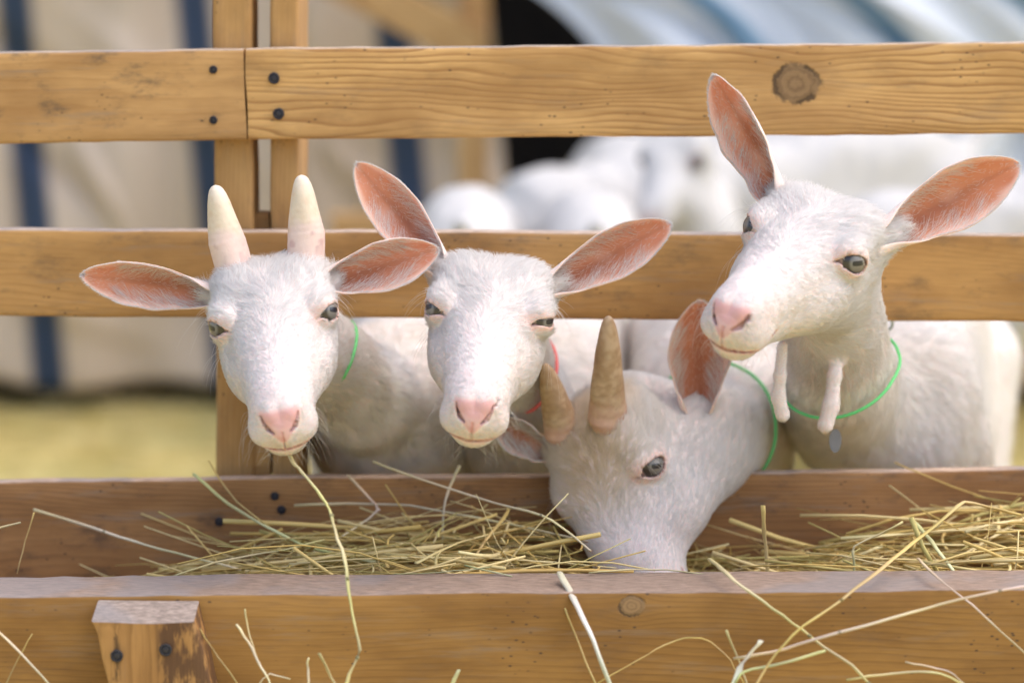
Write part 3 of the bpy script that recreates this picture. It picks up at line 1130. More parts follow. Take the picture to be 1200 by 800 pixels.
    if collar:
        n = unit(np.array(collar['n'], float)); c = np.array(collar['c'], float)
        a1 = unit(np.cross(n, [0.3, 0.2, 1])); a2 = np.cross(n, a1)
        K = 96
        P = []
        for j in range(K):
            a = 2 * math.pi * j / K
            dr = a1 * math.cos(a) + a2 * math.sin(a)
            t = np.linspace(0.0, 0.14, 141)
            dd = f(c + dr * t[:, None])
            ii = np.argmax(dd > collar['gap'])
            P.append(t[ii] if dd[ii] > collar['gap'] else 0.09)
        P = np.array(P)
        P = np.minimum(P, np.median(P) * 1.35)
        if 'hide' in collar:      # sunk in the fur below this height
            zz = np.array([(c + (a1 * math.cos(2 * math.pi * j / K) + a2 * math.sin(2 * math.pi * j / K)) * P[j])[2] for j in range(K)])
            P = P - .012 * (1 - sstep(zz, collar['hide'] - .006, collar['hide'] + .004))
        for _ in range(2): P = (np.roll(P, 1) + P + np.roll(P, -1)) / 3
        pts = [c + (a1 * math.cos(2 * math.pi * j / K) + a2 * math.sin(2 * math.pi * j / K)) * P[j] + np.array([0, 0, -collar.get('slack', 0)]) * max(0, -(a1 * math.cos(2 * math.pi * j / K) + a2 * math.sin(2 * math.pi * j / K))[2]) for j in range(K)]
        tv, tf = tube(pts, collar['r'], 10, closed=True)
        co_ = mesh_obj('collar', tv - np.array(base_pt), tf, collar['mat'], None)
        co_.parent = root
        root['_collar'] = 0
        del root['_collar']
        collar['pts'] = pts
        collar['obj'] = co_
    if not hair:
        return root
    # ---------------- coat
    me = body_o.data
    me.calc_loop_triangles()
    tri = np.empty(len(me.loop_triangles) * 3, np.int32); me.loop_triangles.foreach_get('vertices', tri); tri = tri.reshape(-1, 3)
    tri = tri[(tri < nb).all(1)]
    nrm = np.empty(len(VV) * 3, np.float32); me.vertices.foreach_get('normal', nrm); nrm = nrm.reshape(-1, 3)[:nb].astype(float)
    hd = np.linalg.norm(q - np.array([0, 20, -10]), axis=1)
    whead = 1 - sstep(hd, 120, 190)
    dens = 1.1e5 + whead * 4.1e5
    dens = np.where(V[:, 2] < 0.36, 2.5e4, dens)
    dens = np.where(V[:, 1] > 2.62, dens * 0.45, dens)
    dens = dens * (1 - np.clip(bare * 1.3, 0, 1)) * np.where(hoof, 0, 1)
    dens = dens * (1 + 0.7 * muz * inh)
    t, Bc = sample(V, tri, dens, seed)
    P = interp(V, tri, t, Bc); N = interp(nrm, tri, t, Bc)
    N /= np.linalg.norm(N, axis=1, keepdims=True)
    ql = toL(P)
    hdr = np.linalg.norm(ql - np.array([0, 20, -10]), axis=1)
    wh = 1 - sstep(hdr, 105, 175)
    x, y, z = ql[:, 0], ql[:, 1], ql[:, 2]
    # flow over the face: up and outwards from between the eyes, back along the cheeks
    sx = np.tanh(x / 22)
    sx2 = np.tanh(x / 6) * np.exp(-(x / 26) ** 2)
    T = np.stack([0.55 * sx + 0.25 * sx2, -1.0 + 0.25 * np.exp(-((y - 30) / 30) ** 2), -0.25 * sstep(-z, -5, 40)], 1)
    lip = sstep(y, 90, 118)
    T[:, 0] += lip * sx * 1.3
    T[:, 2] += lip * (-0.4)
    # swirl on the brow
    T[:, 0] += 0.45 * np.sin(y / 11.0 + x / 19 + seed) * np.exp(-((y - 5) / 45) ** 2)
    Tw = T @ Rm.T
    nax = np.array([nk[-1][0] - nk[1][0]])[0]; nax = unit(nax)
    wb = sstep(P[:, 1], nk[-1][0][1] - .02, nk[-1][0][1] + .08)[:, None]
    Tb = nax * (1 - wb) + (D * 0.8 + np.array([0, 0, -0.65])) * wb
    Tb = Tb + 0.35 * np.stack([vnoise(P, 18, seed), vnoise(P, 18, seed + 1), vnoise(P, 18, seed + 2)], 1)
    TT = Tw * wh[:, None] + Tb * (1 - wh[:, None])
    TT -= (TT * N).sum(1, keepdims=True) * N
    TT /= np.maximum(np.linalg.norm(TT, axis=1, keepdims=True), 1e-6)
    fore = sstep(-y, -15, 45) * sstep(z, -20, 20)
    LL = 0.0052 + 0.0060 * sstep(-y, -80, 0) + 0.007 * fore
    LL = np.where(y > 95, 0.0032, LL)
    lm = interp(lidm * inh, tri, t, Bc)
    LL = LL * (1 - 0.65 * lm)
    thin_ = rng_keep(lm, seed)
    LL = LL * wh + 0.022 * (1 - wh)
    lift = (0.22 + 0.28 * fore) * wh + 0.20 * (1 - wh)
    col = np.tile(WHITE, (len(P), 1))
    yl = np.clip(vnoise(P, 22, seed + 3) * 0.6 + 0.15 + .25 * vnoise(P, 70, seed + 4), 0, 1) * (1 - wh) * 0.95 + 0.10 * np.clip(vnoise(P, 40, seed + 6), 0, 1)
    low = sstep(-P[:, 2], -0.56, -0.46) * (1 - wh) * 0.55
    col = col * (1 - (yl + low)[:, None] * 0.28) + np.array([0.84, 0.71, 0.52]) * ((yl + low)[:, None] * 0.28)
    if stain is not None:
        sm = stain(ql, P)[:, None]
        col = col * (1 - sm) + np.array([0.83, 0.68, 0.46]) * sm
    P, N, TT, LL, lift, col, wh, Tb = P[thin_], N[thin_], TT[thin_], LL[thin_], lift[thin_], col[thin_], wh[thin_], Tb[thin_]
    if wattles:
        wd_ = np.min([chain(P, w) for w in wattles], 0)
        LL = np.where(wd_ < .004, .0035, LL)
    rad = np.where(wh > 0.5, 0.00016, 0.00021)
    Q = P - Tb * (P * Tb).sum(1, keepdims=True) * 0.0
    lk = np.stack([vnoise(P * [1, 1, .35], 95, seed + 40 + i) for i in range(3)], 1) * 0.22 * (1 - wh)[:, None]
    lk += np.stack([vnoise(P, 210, seed + 50 + i) for i in range(3)], 1) * 0.09
    add_hair('coat', P, N, TT, LL, lift, col, rad, root, seed=seed, k=4, lock=lk)
    # ear fringe and whiskers
    GP, GN, GT, GL, GF, GS = [], [], [], [], [], []
    for ear, e in ed_:
        rr = np.random.default_rng(seed + 31)
        nu, nv = ear['u'].shape
        I, O2, Nn = ear['I'], ear['O'], ear['N']

        def bil(G, a, b):
            a0 = np.clip(a.astype(int), 0, nu - 2); b0 = np.clip(b.astype(int), 0, nv - 2)
            fa, fb = (a - a0)[:, None], (b - b0)[:, None]
            return G[a0, b0] * (1 - fa) * (1 - fb) + G[a0 + 1, b0] * fa * (1 - fb) + G[a0, b0 + 1] * (1 - fa) * fb + G[a0 + 1, b0 + 1] * fa * fb
        area = e['w'] * np.linalg.norm(e_len(ear)) * 1.3
        # outside: short dense coat
        n = int(area * 5.5e5)
        a = rr.random(n) * (nu - 1) * .955; b = rr.random(n) * (nv - 1)
        kp = (rr.random(n) > sstep(a / (nu - 1), .72, .9) * .93) & (rr.random(n) > sstep(np.abs(b / (nv - 1) * 2 - 1), .75, .95) * .85)
        a, b = a[kp], b[kp]; n = len(a)
        p = bil(O2, a, b); nn = -bil(Nn, a, b)
        GP.append(p); GN.append(nn); GT.append(np.tile(ear['ax'], (n, 1)) + rr.normal(size=(n, 3)) * .1); GL.append(np.full(n, .0035)); GF.append(np.full(n, .25)); ed2 = np.maximum(sstep(np.abs(b / (nv - 1) * 2 - 1), .7, .95), sstep(a / (nu - 1), .85, .97))[:, None]; GS.append(nn * (1 - ed2) + np.array([0, -.6, .8]) * ed2)
        # rim
        n = 1500
        a = rr.random(n) ** 0.9 * (nu - 1); side = rr.random(n) < .5
        b = np.where(side, 0.0 + rr.random(n) * .7, nv - 1 - rr.random(n) * .7)
        nt_ = rr.random(n) < 0.05
        a = np.where(nt_, nu - 1 - rr.random(n) * 1.2, a); b = np.where(nt_, rr.random(n) * (nv - 1), b)
        p = bil(I, a, b); nn = bil(Nn, a, b)
        outw = np.where(side, -1.0, 1.0)[:, None] * ear['sd']
        outw = np.where(nt_[:, None], ear['ax'], outw)
        GP.append(p); GN.append(nn); GT.append(outw * 0.8 + ear['ax'] * 0.9 + rr.normal(size=(n, 3)) * .2); GL.append(np.full(n, .0026)); GF.append(np.full(n, .45)); GS.append(outw * .15 + np.array([0, -.7, .7]))
        # inside: fine short down
        n = int(area * .6e5)
        a = rr.random(n) * (nu - 1); b = rr.random(n) * (nv - 1)
        p = bil(I, a, b); nn = bil(Nn, a, b)
        GP.append(p); GN.append(nn); GT.append(np.tile(ear['ax'], (n, 1)) + rr.normal(size=(n, 3)) * .25); GL.append(np.full(n, .0035)); GF.append(np.full(n, .25)); GS.append(nn)
        # inside: long silky hairs rooted along the edges and folds
        n = int(640 * e.get('silk', 1))
        a = rr.random(n) * 0.75 * (nu - 1); sg = np.where(rr.random(n) < 0.5, -1, 1)
        vv_ = sg * (0.45 + 0.5 * rr.random(n))
        b = (vv_ + 1) / 2 * (nv - 1)
        p = bil(I, a, b); nn = bil(Nn, a, b)
        GP.append(p); GN.append(nn)
        GT.append(ear['ax'] * 0.8 - (sg * (0.7 + 0.5 * rr.random(n)))[:, None] * ear['sd'] * .8); GL.append(.010 + .012 * rr.random(n)); GF.append(np.full(n, .35)); GS.append(nn)
    P = np.concatenate(GP); N = np.concatenate(GN); T = np.concatenate(GT); L = np.concatenate(GL); Fl = np.concatenate(GF)
    N /= np.maximum(np.linalg.norm(N, axis=1, keepdims=True), 1e-6)
    T -= (T * N).sum(1, keepdims=True) * N
    add_hair('ear_fringe', P, N, T / np.linalg.norm(T, axis=1, keepdims=True), L, Fl, np.tile(WHITE * 1.02, (len(P), 1)), np.full(len(P), .00010), root, seed=seed + 5, clump=0.0, shade=np.concatenate(GS))
    # whiskers on lips, chin, brows
    rr = np.random.default_rng(seed + 77)
    P_, N_, T_, L_ = [], [], [], []
    sel = np.where(inh & (muz > .5) & (q[:, 2] < -18) & (bare < .3))[0]
    for i in rr.choice(sel, 80):
        P_.append(V[i]); N_.append(nrm[i]); T_.append(nrm[i] * .3 + Rm @ np.array([np.sign(q[i, 0]) * .5, -.1, -.8])); L_.append(.012 + .016 * rr.random())
    qa = np.stack([np.abs(q[:, 0]), q[:, 1], q[:, 2]], 1)
    dd = np.linalg.norm(qa - (EYE_C + EYE_N * 14 + EYE_V * 13), axis=1)
    sel = np.where(dd < 7)[0]
    for i in rr.choice(sel, 16):
        P_.append(V[i]); N_.append(nrm[i]); T_.append(Rm @ np.array([np.sign(q[i, 0]) * .9, .3, .1]) + rr.normal(size=3) * .15); L_.append(.016 + .022 * rr.random())
    dd = np.linalg.norm(qa - (EYE_C + EYE_N * 8 - EYE_V * 20), axis=1)
    sel = np.where(dd < 8)[0]
    for i in rr.choice(sel, 16):
        P_.append(V[i]); N_.append(nrm[i]); T_.append(Rm @ np.array([np.sign(q[i, 0]) * .9, .3, -.5]) + rr.normal(size=3) * .15); L_.append(.016 + .022 * rr.random())
    P_, N_, T_, L_ = map(np.array, (P_, N_, T_, L_))
    add_hair('whiskers', P_, N_, T_, L_, np.full(len(P_), .75), np.tile(WHITE, (len(P_), 1)), np.full(len(P_), .00008), root, seed=seed + 9, k=7, clump=0.2,
             bendv=np.array([0, 0, -0.35]))
    return root


def rng_keep(lm, seed):
    return np.random.default_rng(seed + 3).random(len(lm)) > np.clip(lm, 0, 1) * .45


def e_len(ear):
    return ear['I'][-1, 0] - ear['I'][0, 0]


def tube(pts, r, k=8, closed=False, flat=1.0, taper=None):
    pts = np.array(pts, float)
    n = len(pts)
    tg = np.zeros_like(pts)
    if closed:
        tg = np.roll(pts, -1, 0) - np.roll(pts, 1, 0)
    else:
        tg[1:-1] = pts[2:] - pts[:-2]; tg[0] = pts[1] - pts[0]; tg[-1] = pts[-1] - pts[-2]
    tg /= np.linalg.norm(tg, axis=1, keepdims=True)
    ref = np.array([0.13, 0.31, 0.94])
    if abs(tg.mean(0) @ ref) > 0.93: ref = np.array([0.9, 0.3, 0.1])
    V = []
    for i in range(n):
        a = unit(np.cross(tg[i], ref)); b = np.cross(tg[i], a)
        rr = r * (taper[i] if taper is not None else 1)
        for j in range(k):
            t = 2 * math.pi * j / k
            V.append(pts[i] + (a * math.cos(t) + b * math.sin(t) * flat) * rr)
    F = []
    m = n if closed else n - 1
    for i in range(m):
        i2 = (i + 1) % n
        for j in range(k):
            j2 = (j + 1) % k
            F.append((i * k + j, i * k + j2, i2 * k + j2, i2 * k + j))
    if not closed:
        F.append(tuple(range(k))[::-1]); F.append(tuple((n - 1) * k + j for j in range(k)))
    return np.array(V), F


SKIN_FAR = attr_mat('far_goat_coat', rough=0.9, spec=0.1, bumps=0.6, bscale=60)

# ------------------------------------------------------------------ ground
def ground():
    t = NT('straw_ground')
    co = t.n('ShaderNodeTexCoord').outputs['Object']
    n = t.noise(co, 9, 6, 0.7); n2 = t.noise(co, 1.3, 3); n3 = t.noise(t.mapping(co, (60, 20, 1), rot=(0, 0, .5)), 2, 4)
    c = t.mix(t.step(n, .38, .62), (0.50, 0.40, 0.11), (0.76, 0.64, 0.26))
    c = t.mix(t.math('MULTIPLY', t.step(n2, .42, .62), .8), c, (0.36, 0.35, 0.14))
    c = t.mix(t.math('MULTIPLY', t.step(n3, .5, .7), .4), c, (0.60, 0.53, 0.32))
    t.l(c, t.b.inputs['Base Color'])
    t.b.inputs['Roughness'].default_value = 0.95
    t.bump(n, 0.8, 0.02)
    nx = 60
    xs = np.concatenate([[-200, -40, -10], np.linspace(-4, 4, nx), [10, 40, 200]])
    ys = np.concatenate([[-60, -10, -2], np.linspace(0, 9, nx), [20, 60, 300]])
    X, Y = np.meshgrid(xs, ys, indexing='ij')
    P = np.stack([X.ravel(), Y.ravel(), np.zeros(X.size)], 1)
    inner = (np.abs(P[:, 0]) < 4) & (P[:, 1] > 0) & (P[:, 1] < 9)
    P[:, 2] = np.where(inner, 0.008 * vnoise(P, 3, 4) - 0.01, -0.01)
    m = len(ys)
    F = [(i * m + j, (i + 1) * m + j, (i + 1) * m + j + 1, i * m + j + 1) for i in range(len(xs) - 1) for j in range(m - 1)]
    o = mesh_obj('ground', P, F, t.m)
    return tag(o, 'straw strewn ground of the goat pen', kind='structure')


ground()

STRAW = attr_mat('dry_straw', rough=0.55, spec=0.35, bumps=0.2, bscale=700)
TONES = np.array([[.60, .48, .22], [.54, .41, .16], [.64, .54, .31], [.44, .40, .17], [.68, .60, .38], [.44, .31, .12], [.58, .50, .27], [.38, .32, .13]]) * [1.32, 1.24, 1.02]


def straw_pile(name, label, strands, cat, seed, k=5):
    """many loose strands in one heap: strands = list of (points, radius, tone, flatness)"""
    VV, FF, CC = [], [], []
    off = 0
    for pts, r, tone, fl in strands:
        n = len(pts)
        v, f = tube(pts, r, k, flat=fl, taper=np.linspace(1, .6, n))
        VV.append(v); FF += [tuple(i + off for i in q) for q in f]
        g = np.linspace(0.9, 1.08, len(v))[:, None]
        CC.append(np.clip(tone * g, 0, .9))
        off += len(v)
    o = mesh_obj(name, np.concatenate(VV), FF, STRAW, cols=np.concatenate(CC))
    return tag(o, label, cat, kind='stuff')


def strand(c, L, az, el, r, bend=0.15, n=7, kink=0.0, rr=rng):
    d = np.array([math.cos(az) * math.cos(el), math.sin(az) * math.cos(el), math.sin(el)])
    sd = unit(np.cross(d, rr.normal(size=3)))
    t = np.linspace(-.5, .5, n)
    pts = c + d * (t * L)[:, None] + sd * (bend * L * (t * t - .25) * rr.normal())[:, None]
    if kink:
        k = rr.integers(2, n - 2)
        ax = unit(rr.normal(size=3)) * kink
        for i in range(k, n):
            pts[i] = pts[i] + ax * L * (i - k) / n
    return pts


# litter on the ground
st = []
for i in range(3800):
    x = rng.uniform(-2.4, 2.4); y = rng.uniform(3.0, 6.4)
    st.append((strand(np.array([x, y, rng.uniform(0, .03)]), rng.uniform(.06, .22), rng.uniform(0, 6.28), rng.uniform(-.15, .15), rng.uniform(.0012, .0028), n=4),
               1.0, TONES[rng.integers(8)], .6))
st = [(p, rng.uniform(.0014, .003), t, f) for p, _, t, f in st]
straw_pile('straw_litter', 'loose yellow straw scattered over the pen ground', st, 'straw', 1, k=3)

# ------------------------------------------------------------------ fence
W_TOPR = wood_mat('pine_top_rail', (0.64, 0.385, 0.150), HONEY_D, 3.1, knots=[(0.520, 0.006, .0185, .085)], freq=150, pith=(.055, -.12), dirt=.22, wob=.016, ringamt=1.0, topcol=(.62, .48, .36))
W_TOPL = wood_mat('pine_top_rail_weathered', (0.56, 0.33, 0.135), HONEY_D, 8.4, freq=210, pith=(.09, .03), dirt=.85, wob=.006, ringamt=.5, topcol=(.62, .48, .36))
W_MID = wood_mat('pine_middle_rail', (0.48, 0.27, 0.095), HONEY_D, 5.2, freq=240, pith=(.07, .05), dirt=.55, wob=.008, ringamt=.5, topcol=(.70, .54, .42))
W_POST = wood_mat('pine_post', (0.48, 0.285, 0.11), HONEY_D, 1.2, freq=260, pith=(.04, .06), dirt=.25, wob=.006, ringamt=.5)
W_BACK = wood_mat('trough_back_wood', BROWN, BROWN_D, 6.6, freq=230, pith=(.06, .04), dirt=.9, wob=.008, ringamt=.45, topcol=(.62, .44, .32), dirtcol=(.13, .075, .045))
W_FRONT = wood_mat('trough_front_wood', AMBER, AMBER_D, 9.7, knots=[(0.780, 0.0635, .0092, .02)], freq=230, pith=(.08, .06), dirt=.35, wob=.007, ringamt=.5, topcol=(.36, .26, .20), dirtcol=(.16, .10, .06))
W_LEG = wood_mat('trough_leg_wood', (0.44, 0.24, 0.085), AMBER_D, 4.4, freq=300, pith=(.05, .03), dirt=.25, wob=.007, ringamt=.6, topcol=(.38, .30, .25), topaxis=0,
                 stain=[(0.001, 0.5, .012, .09, (.085, .042, .025), 0.85), (-.01, .06, -.0235, -.0225, (.03, .02, .015), 1.5)])
W_BG = wood_mat('shed_timber', (0.62, 0.40, 0.18), HONEY_D, 2.2, freq=120, dirt=.1)
NAILM = plain_mat('nail_iron', (0.03, 0.028, 0.035), 0.55, spec=0.4, noise=0.4, nscale=800)
YF = 2.30


def rail(nm, x0, y0, x1, y1, hpx, mat, parent, Y=YF, t=.024, seed=1, **kw):
    """front face centre line through two measured places"""
    a = px(x0, y0, Y); b = px(x1, y1, Y)
    h = hpx / FPX * Y
    return plank(nm, a, b, h, t, mat, parent, seed=seed, **kw)


fence = empty('wooden_fence', (0, YF + .03, 0), 'slatted pine pen fence of honey coloured rails nailed to upright posts', 'fence')
rTL = rail('rail', -300, 120, 287.0, 111.0, 106, W_TOPL, fence, seed=3, t=.026)
rTR = rail('rail', 289.2, 110.5, 1500, 101.8, 106, W_TOPR, fence, seed=4, Y=YF - .001, t=.025)
rM = rail('rail', -300, 318.5, 1500, 328, 103, W_MID, fence, seed=5)
YP = YF + .027
pA = plank('post', px(270, -260, YP), px(273, 640, YP) + np.array([0, 0, -.42]), .0375, .060, W_POST, fence, seed=6, up=(1, 0, 0))
pB = plank('post', px(332, -260, YP + .001), px(330, 640, YP + .001) + np.array([0, 0, -.42]), .0270, .120, W_POST, fence, seed=7, up=(1, 0, 0))
pC = plank('post', px(1420, -260, YP), px(1420, 640, YP) + np.array([0, 0, -.42]), .045, .060, W_POST, fence, seed=8, up=(1, 0, 0))
# blocks packed between the two posts
plank('packing_block', px(293, 263, YP + .022), px(316, 263, YP + .022), .022, .03, W_POST, fence, seed=9)
plank('packing_block', px(292, 492, YP + .004), px(315.5, 492, YP + .004), .115, .03, W_POST, fence, seed=10)
for (x, y) in ((250, 82), (250, 141)): nail(px(x, y, YF - .0022), .0026, NAILM, rTL)
for (x, y) in ((321, 92), (326.5, 133.5)): nail(px(x, y, YF - .0032), .0036, NAILM, rTR)
for (x, y) in ((276, 300), (272, 345), (334, 298), (336, 344)): nail(px(x, y, YF - .0022), .0026, NAILM, rM)

# ------------------------------------------------------------------ trough
YB = 2.282      # front face of the trough's back board
YFr = 2.008      # front face of its front board
trough = empty('feed_trough', (0, 2.15, 0), 'long wooden feed trough full of hay in front of the fence', 'trough')
a = px(-330, 620, YB); b = px(1530, 604, YB)
hb = .130
zt0, zt1 = px(-330, 568, YB)[2], px(1530, 546.5, YB)[2]
pb = plank('back_board', (a[0], YB, zt0 - hb / 2), (b[0], YB, zt1 - hb / 2), hb, .0175, W_BACK, trough, seed=21, rough=.0010)
tf = .072
z0 = px(-330, 677, YFr + tf)[2]; z1 = px(1530, 664.5, YFr + tf)[2]
hf = .150
a = px(-330, 700, YFr); b = px(1530, 695, YFr)
pf = plank('front_board', (a[0], YFr, z0 - hf / 2), (b[0], YFr, z1 - hf / 2), hf, tf, W_FRONT, trough, seed=22, rough=.0010, bev=.0022)
zfl = z0 - .115
bm_f = plank('floor_board', (a[0] + .01, YFr + tf + .002, zfl), (b[0] - .01, YFr + tf + .002, zfl), .018, YB - YFr - tf - .004, W_BACK, trough, seed=23)
# leg post bolted to the front, top sawn level with the board
yl = YFr - .036
zl = z0 - .0012
ta, tb = px(108, 728, yl), px(229, 728, yl)
ctop = (ta + tb) / 2
wl = (tb - ta)[0]
leg = plank('leg', np.array([ctop[0], yl, zl]), np.array([ctop[0], yl, 0.0]), wl, .0345, W_LEG, trough, seed=24, shear=.2, taper=.0105, up=(1, 0, 0), rough=.0012, bev=.002)
plank('leg', np.array([1.35, yl, zl]), np.array([1.32, yl, 0.0]), wl, .0345, W_LEG, trough, seed=25, up=(1, 0, 0))
plank('leg', np.array([-.9, YB + .047, zt0 - .01]), np.array([-.92, YB + .047, 0.0]), .07, .04, W_LEG, trough, seed=26, up=(1, 0, 0))
plank('leg', np.array([1.0, YB + .047, zt1 - .01]), np.array([1.0, YB + .047, 0.0]), .07, .04, W_LEG, trough, seed=27, up=(1, 0, 0))
for (x, y) in ((137, 768), (194, 761)): nail(px(x, y, yl - .0022), .0036, NAILM, leg)
for (x, y) in ((257, 611), (322, 581), (330, 597), (1172, 640)): nail(px(x, y, YB - .0022), .0028, NAILM, pb)

# ------------------------------------------------------------------ hay heap in the trough
st = []


def hay_top(x):
    xs = px(0, 600, 2.2)
    keys = [(-1.0, -.045), (-.40, -.040), (-.34, -.022), (-.24, .004), (-.12, .026), (.0, .034), (.07, .024), (.11, -.004), (.22, -.010), (.30, .004), (.36, .016), (.44, .034), (.52, .046), (.8, .03), (1.3, .03)]
    return z0 - .030 + np.interp(x, [k[0] for k in keys], [k[1] for k in keys])


for i in range(2100):
    x = rng.uniform(-.27, .85) if rng.random() < .93 else rng.uniform(-.75, -.27)
    y = rng.uniform(2.088, 2.274)
    # shorter stalks where the trough is narrow; heaped towards the back
    L = rng.uniform(.05, .30)
    az = rng.normal(0, .5) + (math.pi if rng.random() < .5 else 0)
    top = hay_top(x) + .018 * (y - 2.088) / .19
    z = zfl + .012 + (top - zfl - .012) * rng.random() ** .55
    if abs(math.sin(az)) * L / 2 > min(y - 2.085, 2.277 - y):
        az = rng.normal(0, .12)
    c = np.array([x, y, z])
    el = rng.normal(0, .13) if rng.random() < .8 else rng.normal(.1, .4)
    if abs(el) > .3: L *= .5
    p = strand(c, L, az, el, 0, bend=.25, n=6, kink=.25 if rng.random() < .25 else 0)
    p[:, 1] = np.clip(p[:, 1], 2.081, 2.278)
    p[:, 2] = np.maximum(p[:, 2], zfl + .011)
    if cone(p, px(738, 590, 2.22), px(752, 720, 2.165), .054, .046).min() < 0 and p[:, 2].max() > .385: continue
    st.append((p, rng.choice([.0007, .0012, .0018, .0025]), TONES[rng.integers(8)], rng.choice([.35, .6, 1.0])))
for i in range(420):      # leaf bits and chaff
    x = rng.uniform(-.27, .85); y = rng.uniform(2.095, 2.265)
    p = strand(np.array([x, y, hay_top(x) + .018 * (y - 2.088) / .19 + rng.uniform(-.012, .006)]), rng.uniform(.012, .05), rng.uniform(0, 6.28), rng.normal(0, .4), 0, bend=.6, n=5)
    if cone(p, px(738, 590, 2.22), px(752, 720, 2.165), .054, .046).min() < 0: continue
    p[:, 1] = np.clip(p[:, 1], 2.083, 2.277)
    st.append((p, rng.uniform(.0008, .0026), TONES[rng.integers(8)] * rng.uniform(.8, 1.15), .15))
straw_pile('hay', 'tangled dry hay heaped in the trough', st, 'hay', 2, k=5)

# ------------------------------------------------------------------ behind the pen: shed, tarps, far goats
def cloth(name, label, Y, xl, xr, yt, yb, stripes, basecol, strcol, shift, fold, seed, nx=260, ny=70, wavy=.012, thick=.002):
    xs = np.linspace(xl, xr, nx); ys = np.linspace(yt, yb, ny)
    X, YY = np.meshgrid(xs, ys, indexing='ij')
    sh = shift(YY)
    px_x = X + sh
    dep = Y + fold * (np.sin(X / 38 + YY / 160 + seed) * .6 + np.sin(X / 17 + 1.3 * np.sin(YY / 120) + seed * 2) * .25 + .5 * np.sin(X / 90 + YY / 70))
    rc = np.random.default_rng(int(seed * 10))
    for _ in range(22):     # loose creases
        a0, c0, w0, t0 = rc.uniform(xl, xr), rc.uniform(yt * .2, yb), rc.uniform(8, 22), rc.uniform(-1.2, 1.2)
        u0 = (X - a0) * math.cos(t0) + (YY - c0) * math.sin(t0); v0 = -(X - a0) * math.sin(t0) + (YY - c0) * math.cos(t0)
        dep = dep + rc.choice([-1, 1]) * .035 * np.exp(-(u0 / w0) ** 2 - (v0 / 110) ** 2)
    P = np.zeros((nx, ny, 3))
    for i in range(nx):
        for j in range(ny):
            yb_ = YY[i, j]
            if j > ny - 14: yb_ = yb_ + (j - ny + 14) / 14 * (9 * math.sin(X[i, j] / 41 + seed) + 7 * math.sin(X[i, j] / 97))
            P[i, j] = px(px_x[i, j], yb_, dep[i, j])
    V = P.reshape(-1, 3)
    C = np.tile(np.array(basecol), (len(V), 1))
    fx = X.ravel()
    n = vnoise(V, 9, seed)
    C = C * (1 + 0.06 * n[:, None])
    for a, b in stripes:
        m = (sstep(fx, a - 4, a + 4) * (1 - sstep(fx, b - 4, b + 4)))[:, None]
        C = C * (1 - m) + np.array(strcol) * (1 + .1 * n[:, None]) * m
    F = [(i * ny + j, i * ny + j + 1, (i + 1) * ny + j + 1, (i + 1) * ny + j) for i in range(nx - 1) for j in range(ny - 1)]
    o = mesh_obj(name, V, F, CLOTH, cols=np.clip(C, 0, .9))
    md = o.modifiers.new('thickness', 'SOLIDIFY'); md.thickness = thick
    return tag(o, label, 'tarp')


CLOTH = attr_mat('woven_tarp', rough=0.85, spec=0.15, bumps=0.3, bscale=220)
NAVY = (0.05, 0.075, 0.13)
cloth('striped_tarp', 'beige tarp with navy stripes hanging behind the fence on the left', 5.35, -420, 572, -330, 447,
      [(-470, -428), (-215, -172), (-4, 36), (206, 246), (437, 480)], (0.66, 0.55, 0.44), NAVY, lambda y: y * .095, .05, 1.0)
cloth('striped_tarp', 'beige tarp with navy stripes hanging low behind the goat with the raised head', 5.40, 985, 1900, -330, 455,
      [(1060, 1100), (1300, 1340), (1530, 1570), (1760, 1800)], (0.66, 0.54, 0.41), NAVY, lambda y: y * -.02, .05, 2.0)
cloth('draped_sheet', 'pale blue white sheet with grey blue stripes draped behind the top rail', 4.75, 640, 1560, -250, 330,
      [(803, 846), (985, 1022), (1180, 1214), (1370, 1405)], (0.70, 0.74, 0.80), (0.16, 0.27, 0.38),
      lambda y: 128 * (1 - np.exp(-np.clip(y, -60, 400) / 95)), .05, 3.0)

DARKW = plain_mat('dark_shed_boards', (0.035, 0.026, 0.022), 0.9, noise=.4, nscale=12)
shed = empty('goat_shed', (0.3, 6.0, 0), 'open fronted shed with pale timber posts and a dark inside behind the tarps', 'shed')


def bigbox(name, lo, hi, mat, parent):
    a, b = np.array(lo, float), np.array(hi, float)
    p0 = np.array([a[0], a[1], (a[2] + b[2]) / 2]); p1 = np.array([b[0], a[1], (a[2] + b[2]) / 2])
    return plank(name, p0, p1, b[2] - a[2], b[1] - a[1], mat, parent, rough=.002, seg=.2, bev=.004)


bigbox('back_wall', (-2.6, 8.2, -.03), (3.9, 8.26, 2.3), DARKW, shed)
bigbox('shade_roof', (-2.9, 5.2, 2.32), (4.2, 8.5, 2.38), DARKW, shed)  # unseen, added overhead to keep the inside behind the tarps dark
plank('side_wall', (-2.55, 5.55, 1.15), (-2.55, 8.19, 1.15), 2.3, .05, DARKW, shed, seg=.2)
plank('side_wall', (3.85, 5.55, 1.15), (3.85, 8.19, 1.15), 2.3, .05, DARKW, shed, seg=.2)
bigbox('dark_gap_strip', (-2.6, 5.48, -.02), (3.9, 5.60, .095), DARKW, shed)  # dark strip added to make the shadowy gap below the tarps read dark
for xx in (536, -520, 1900):
    p = px(xx + 20, 0, 4.98)
    plank('post', (p[0], 4.98, 2.34), (p[0] - .004, 4.98, -.02), .062, .07, W_BG, shed, up=(1, 0, 0), seed=31)
plank('brace', px(300, -75, 4.93), px(560, 58, 4.93), .085, .045, W_BG, shed, seed=33)
plank('beam', px(-530, -330, 5.06), px(1930, -330, 5.06), .12, .06, W_BG, shed, seed=34)
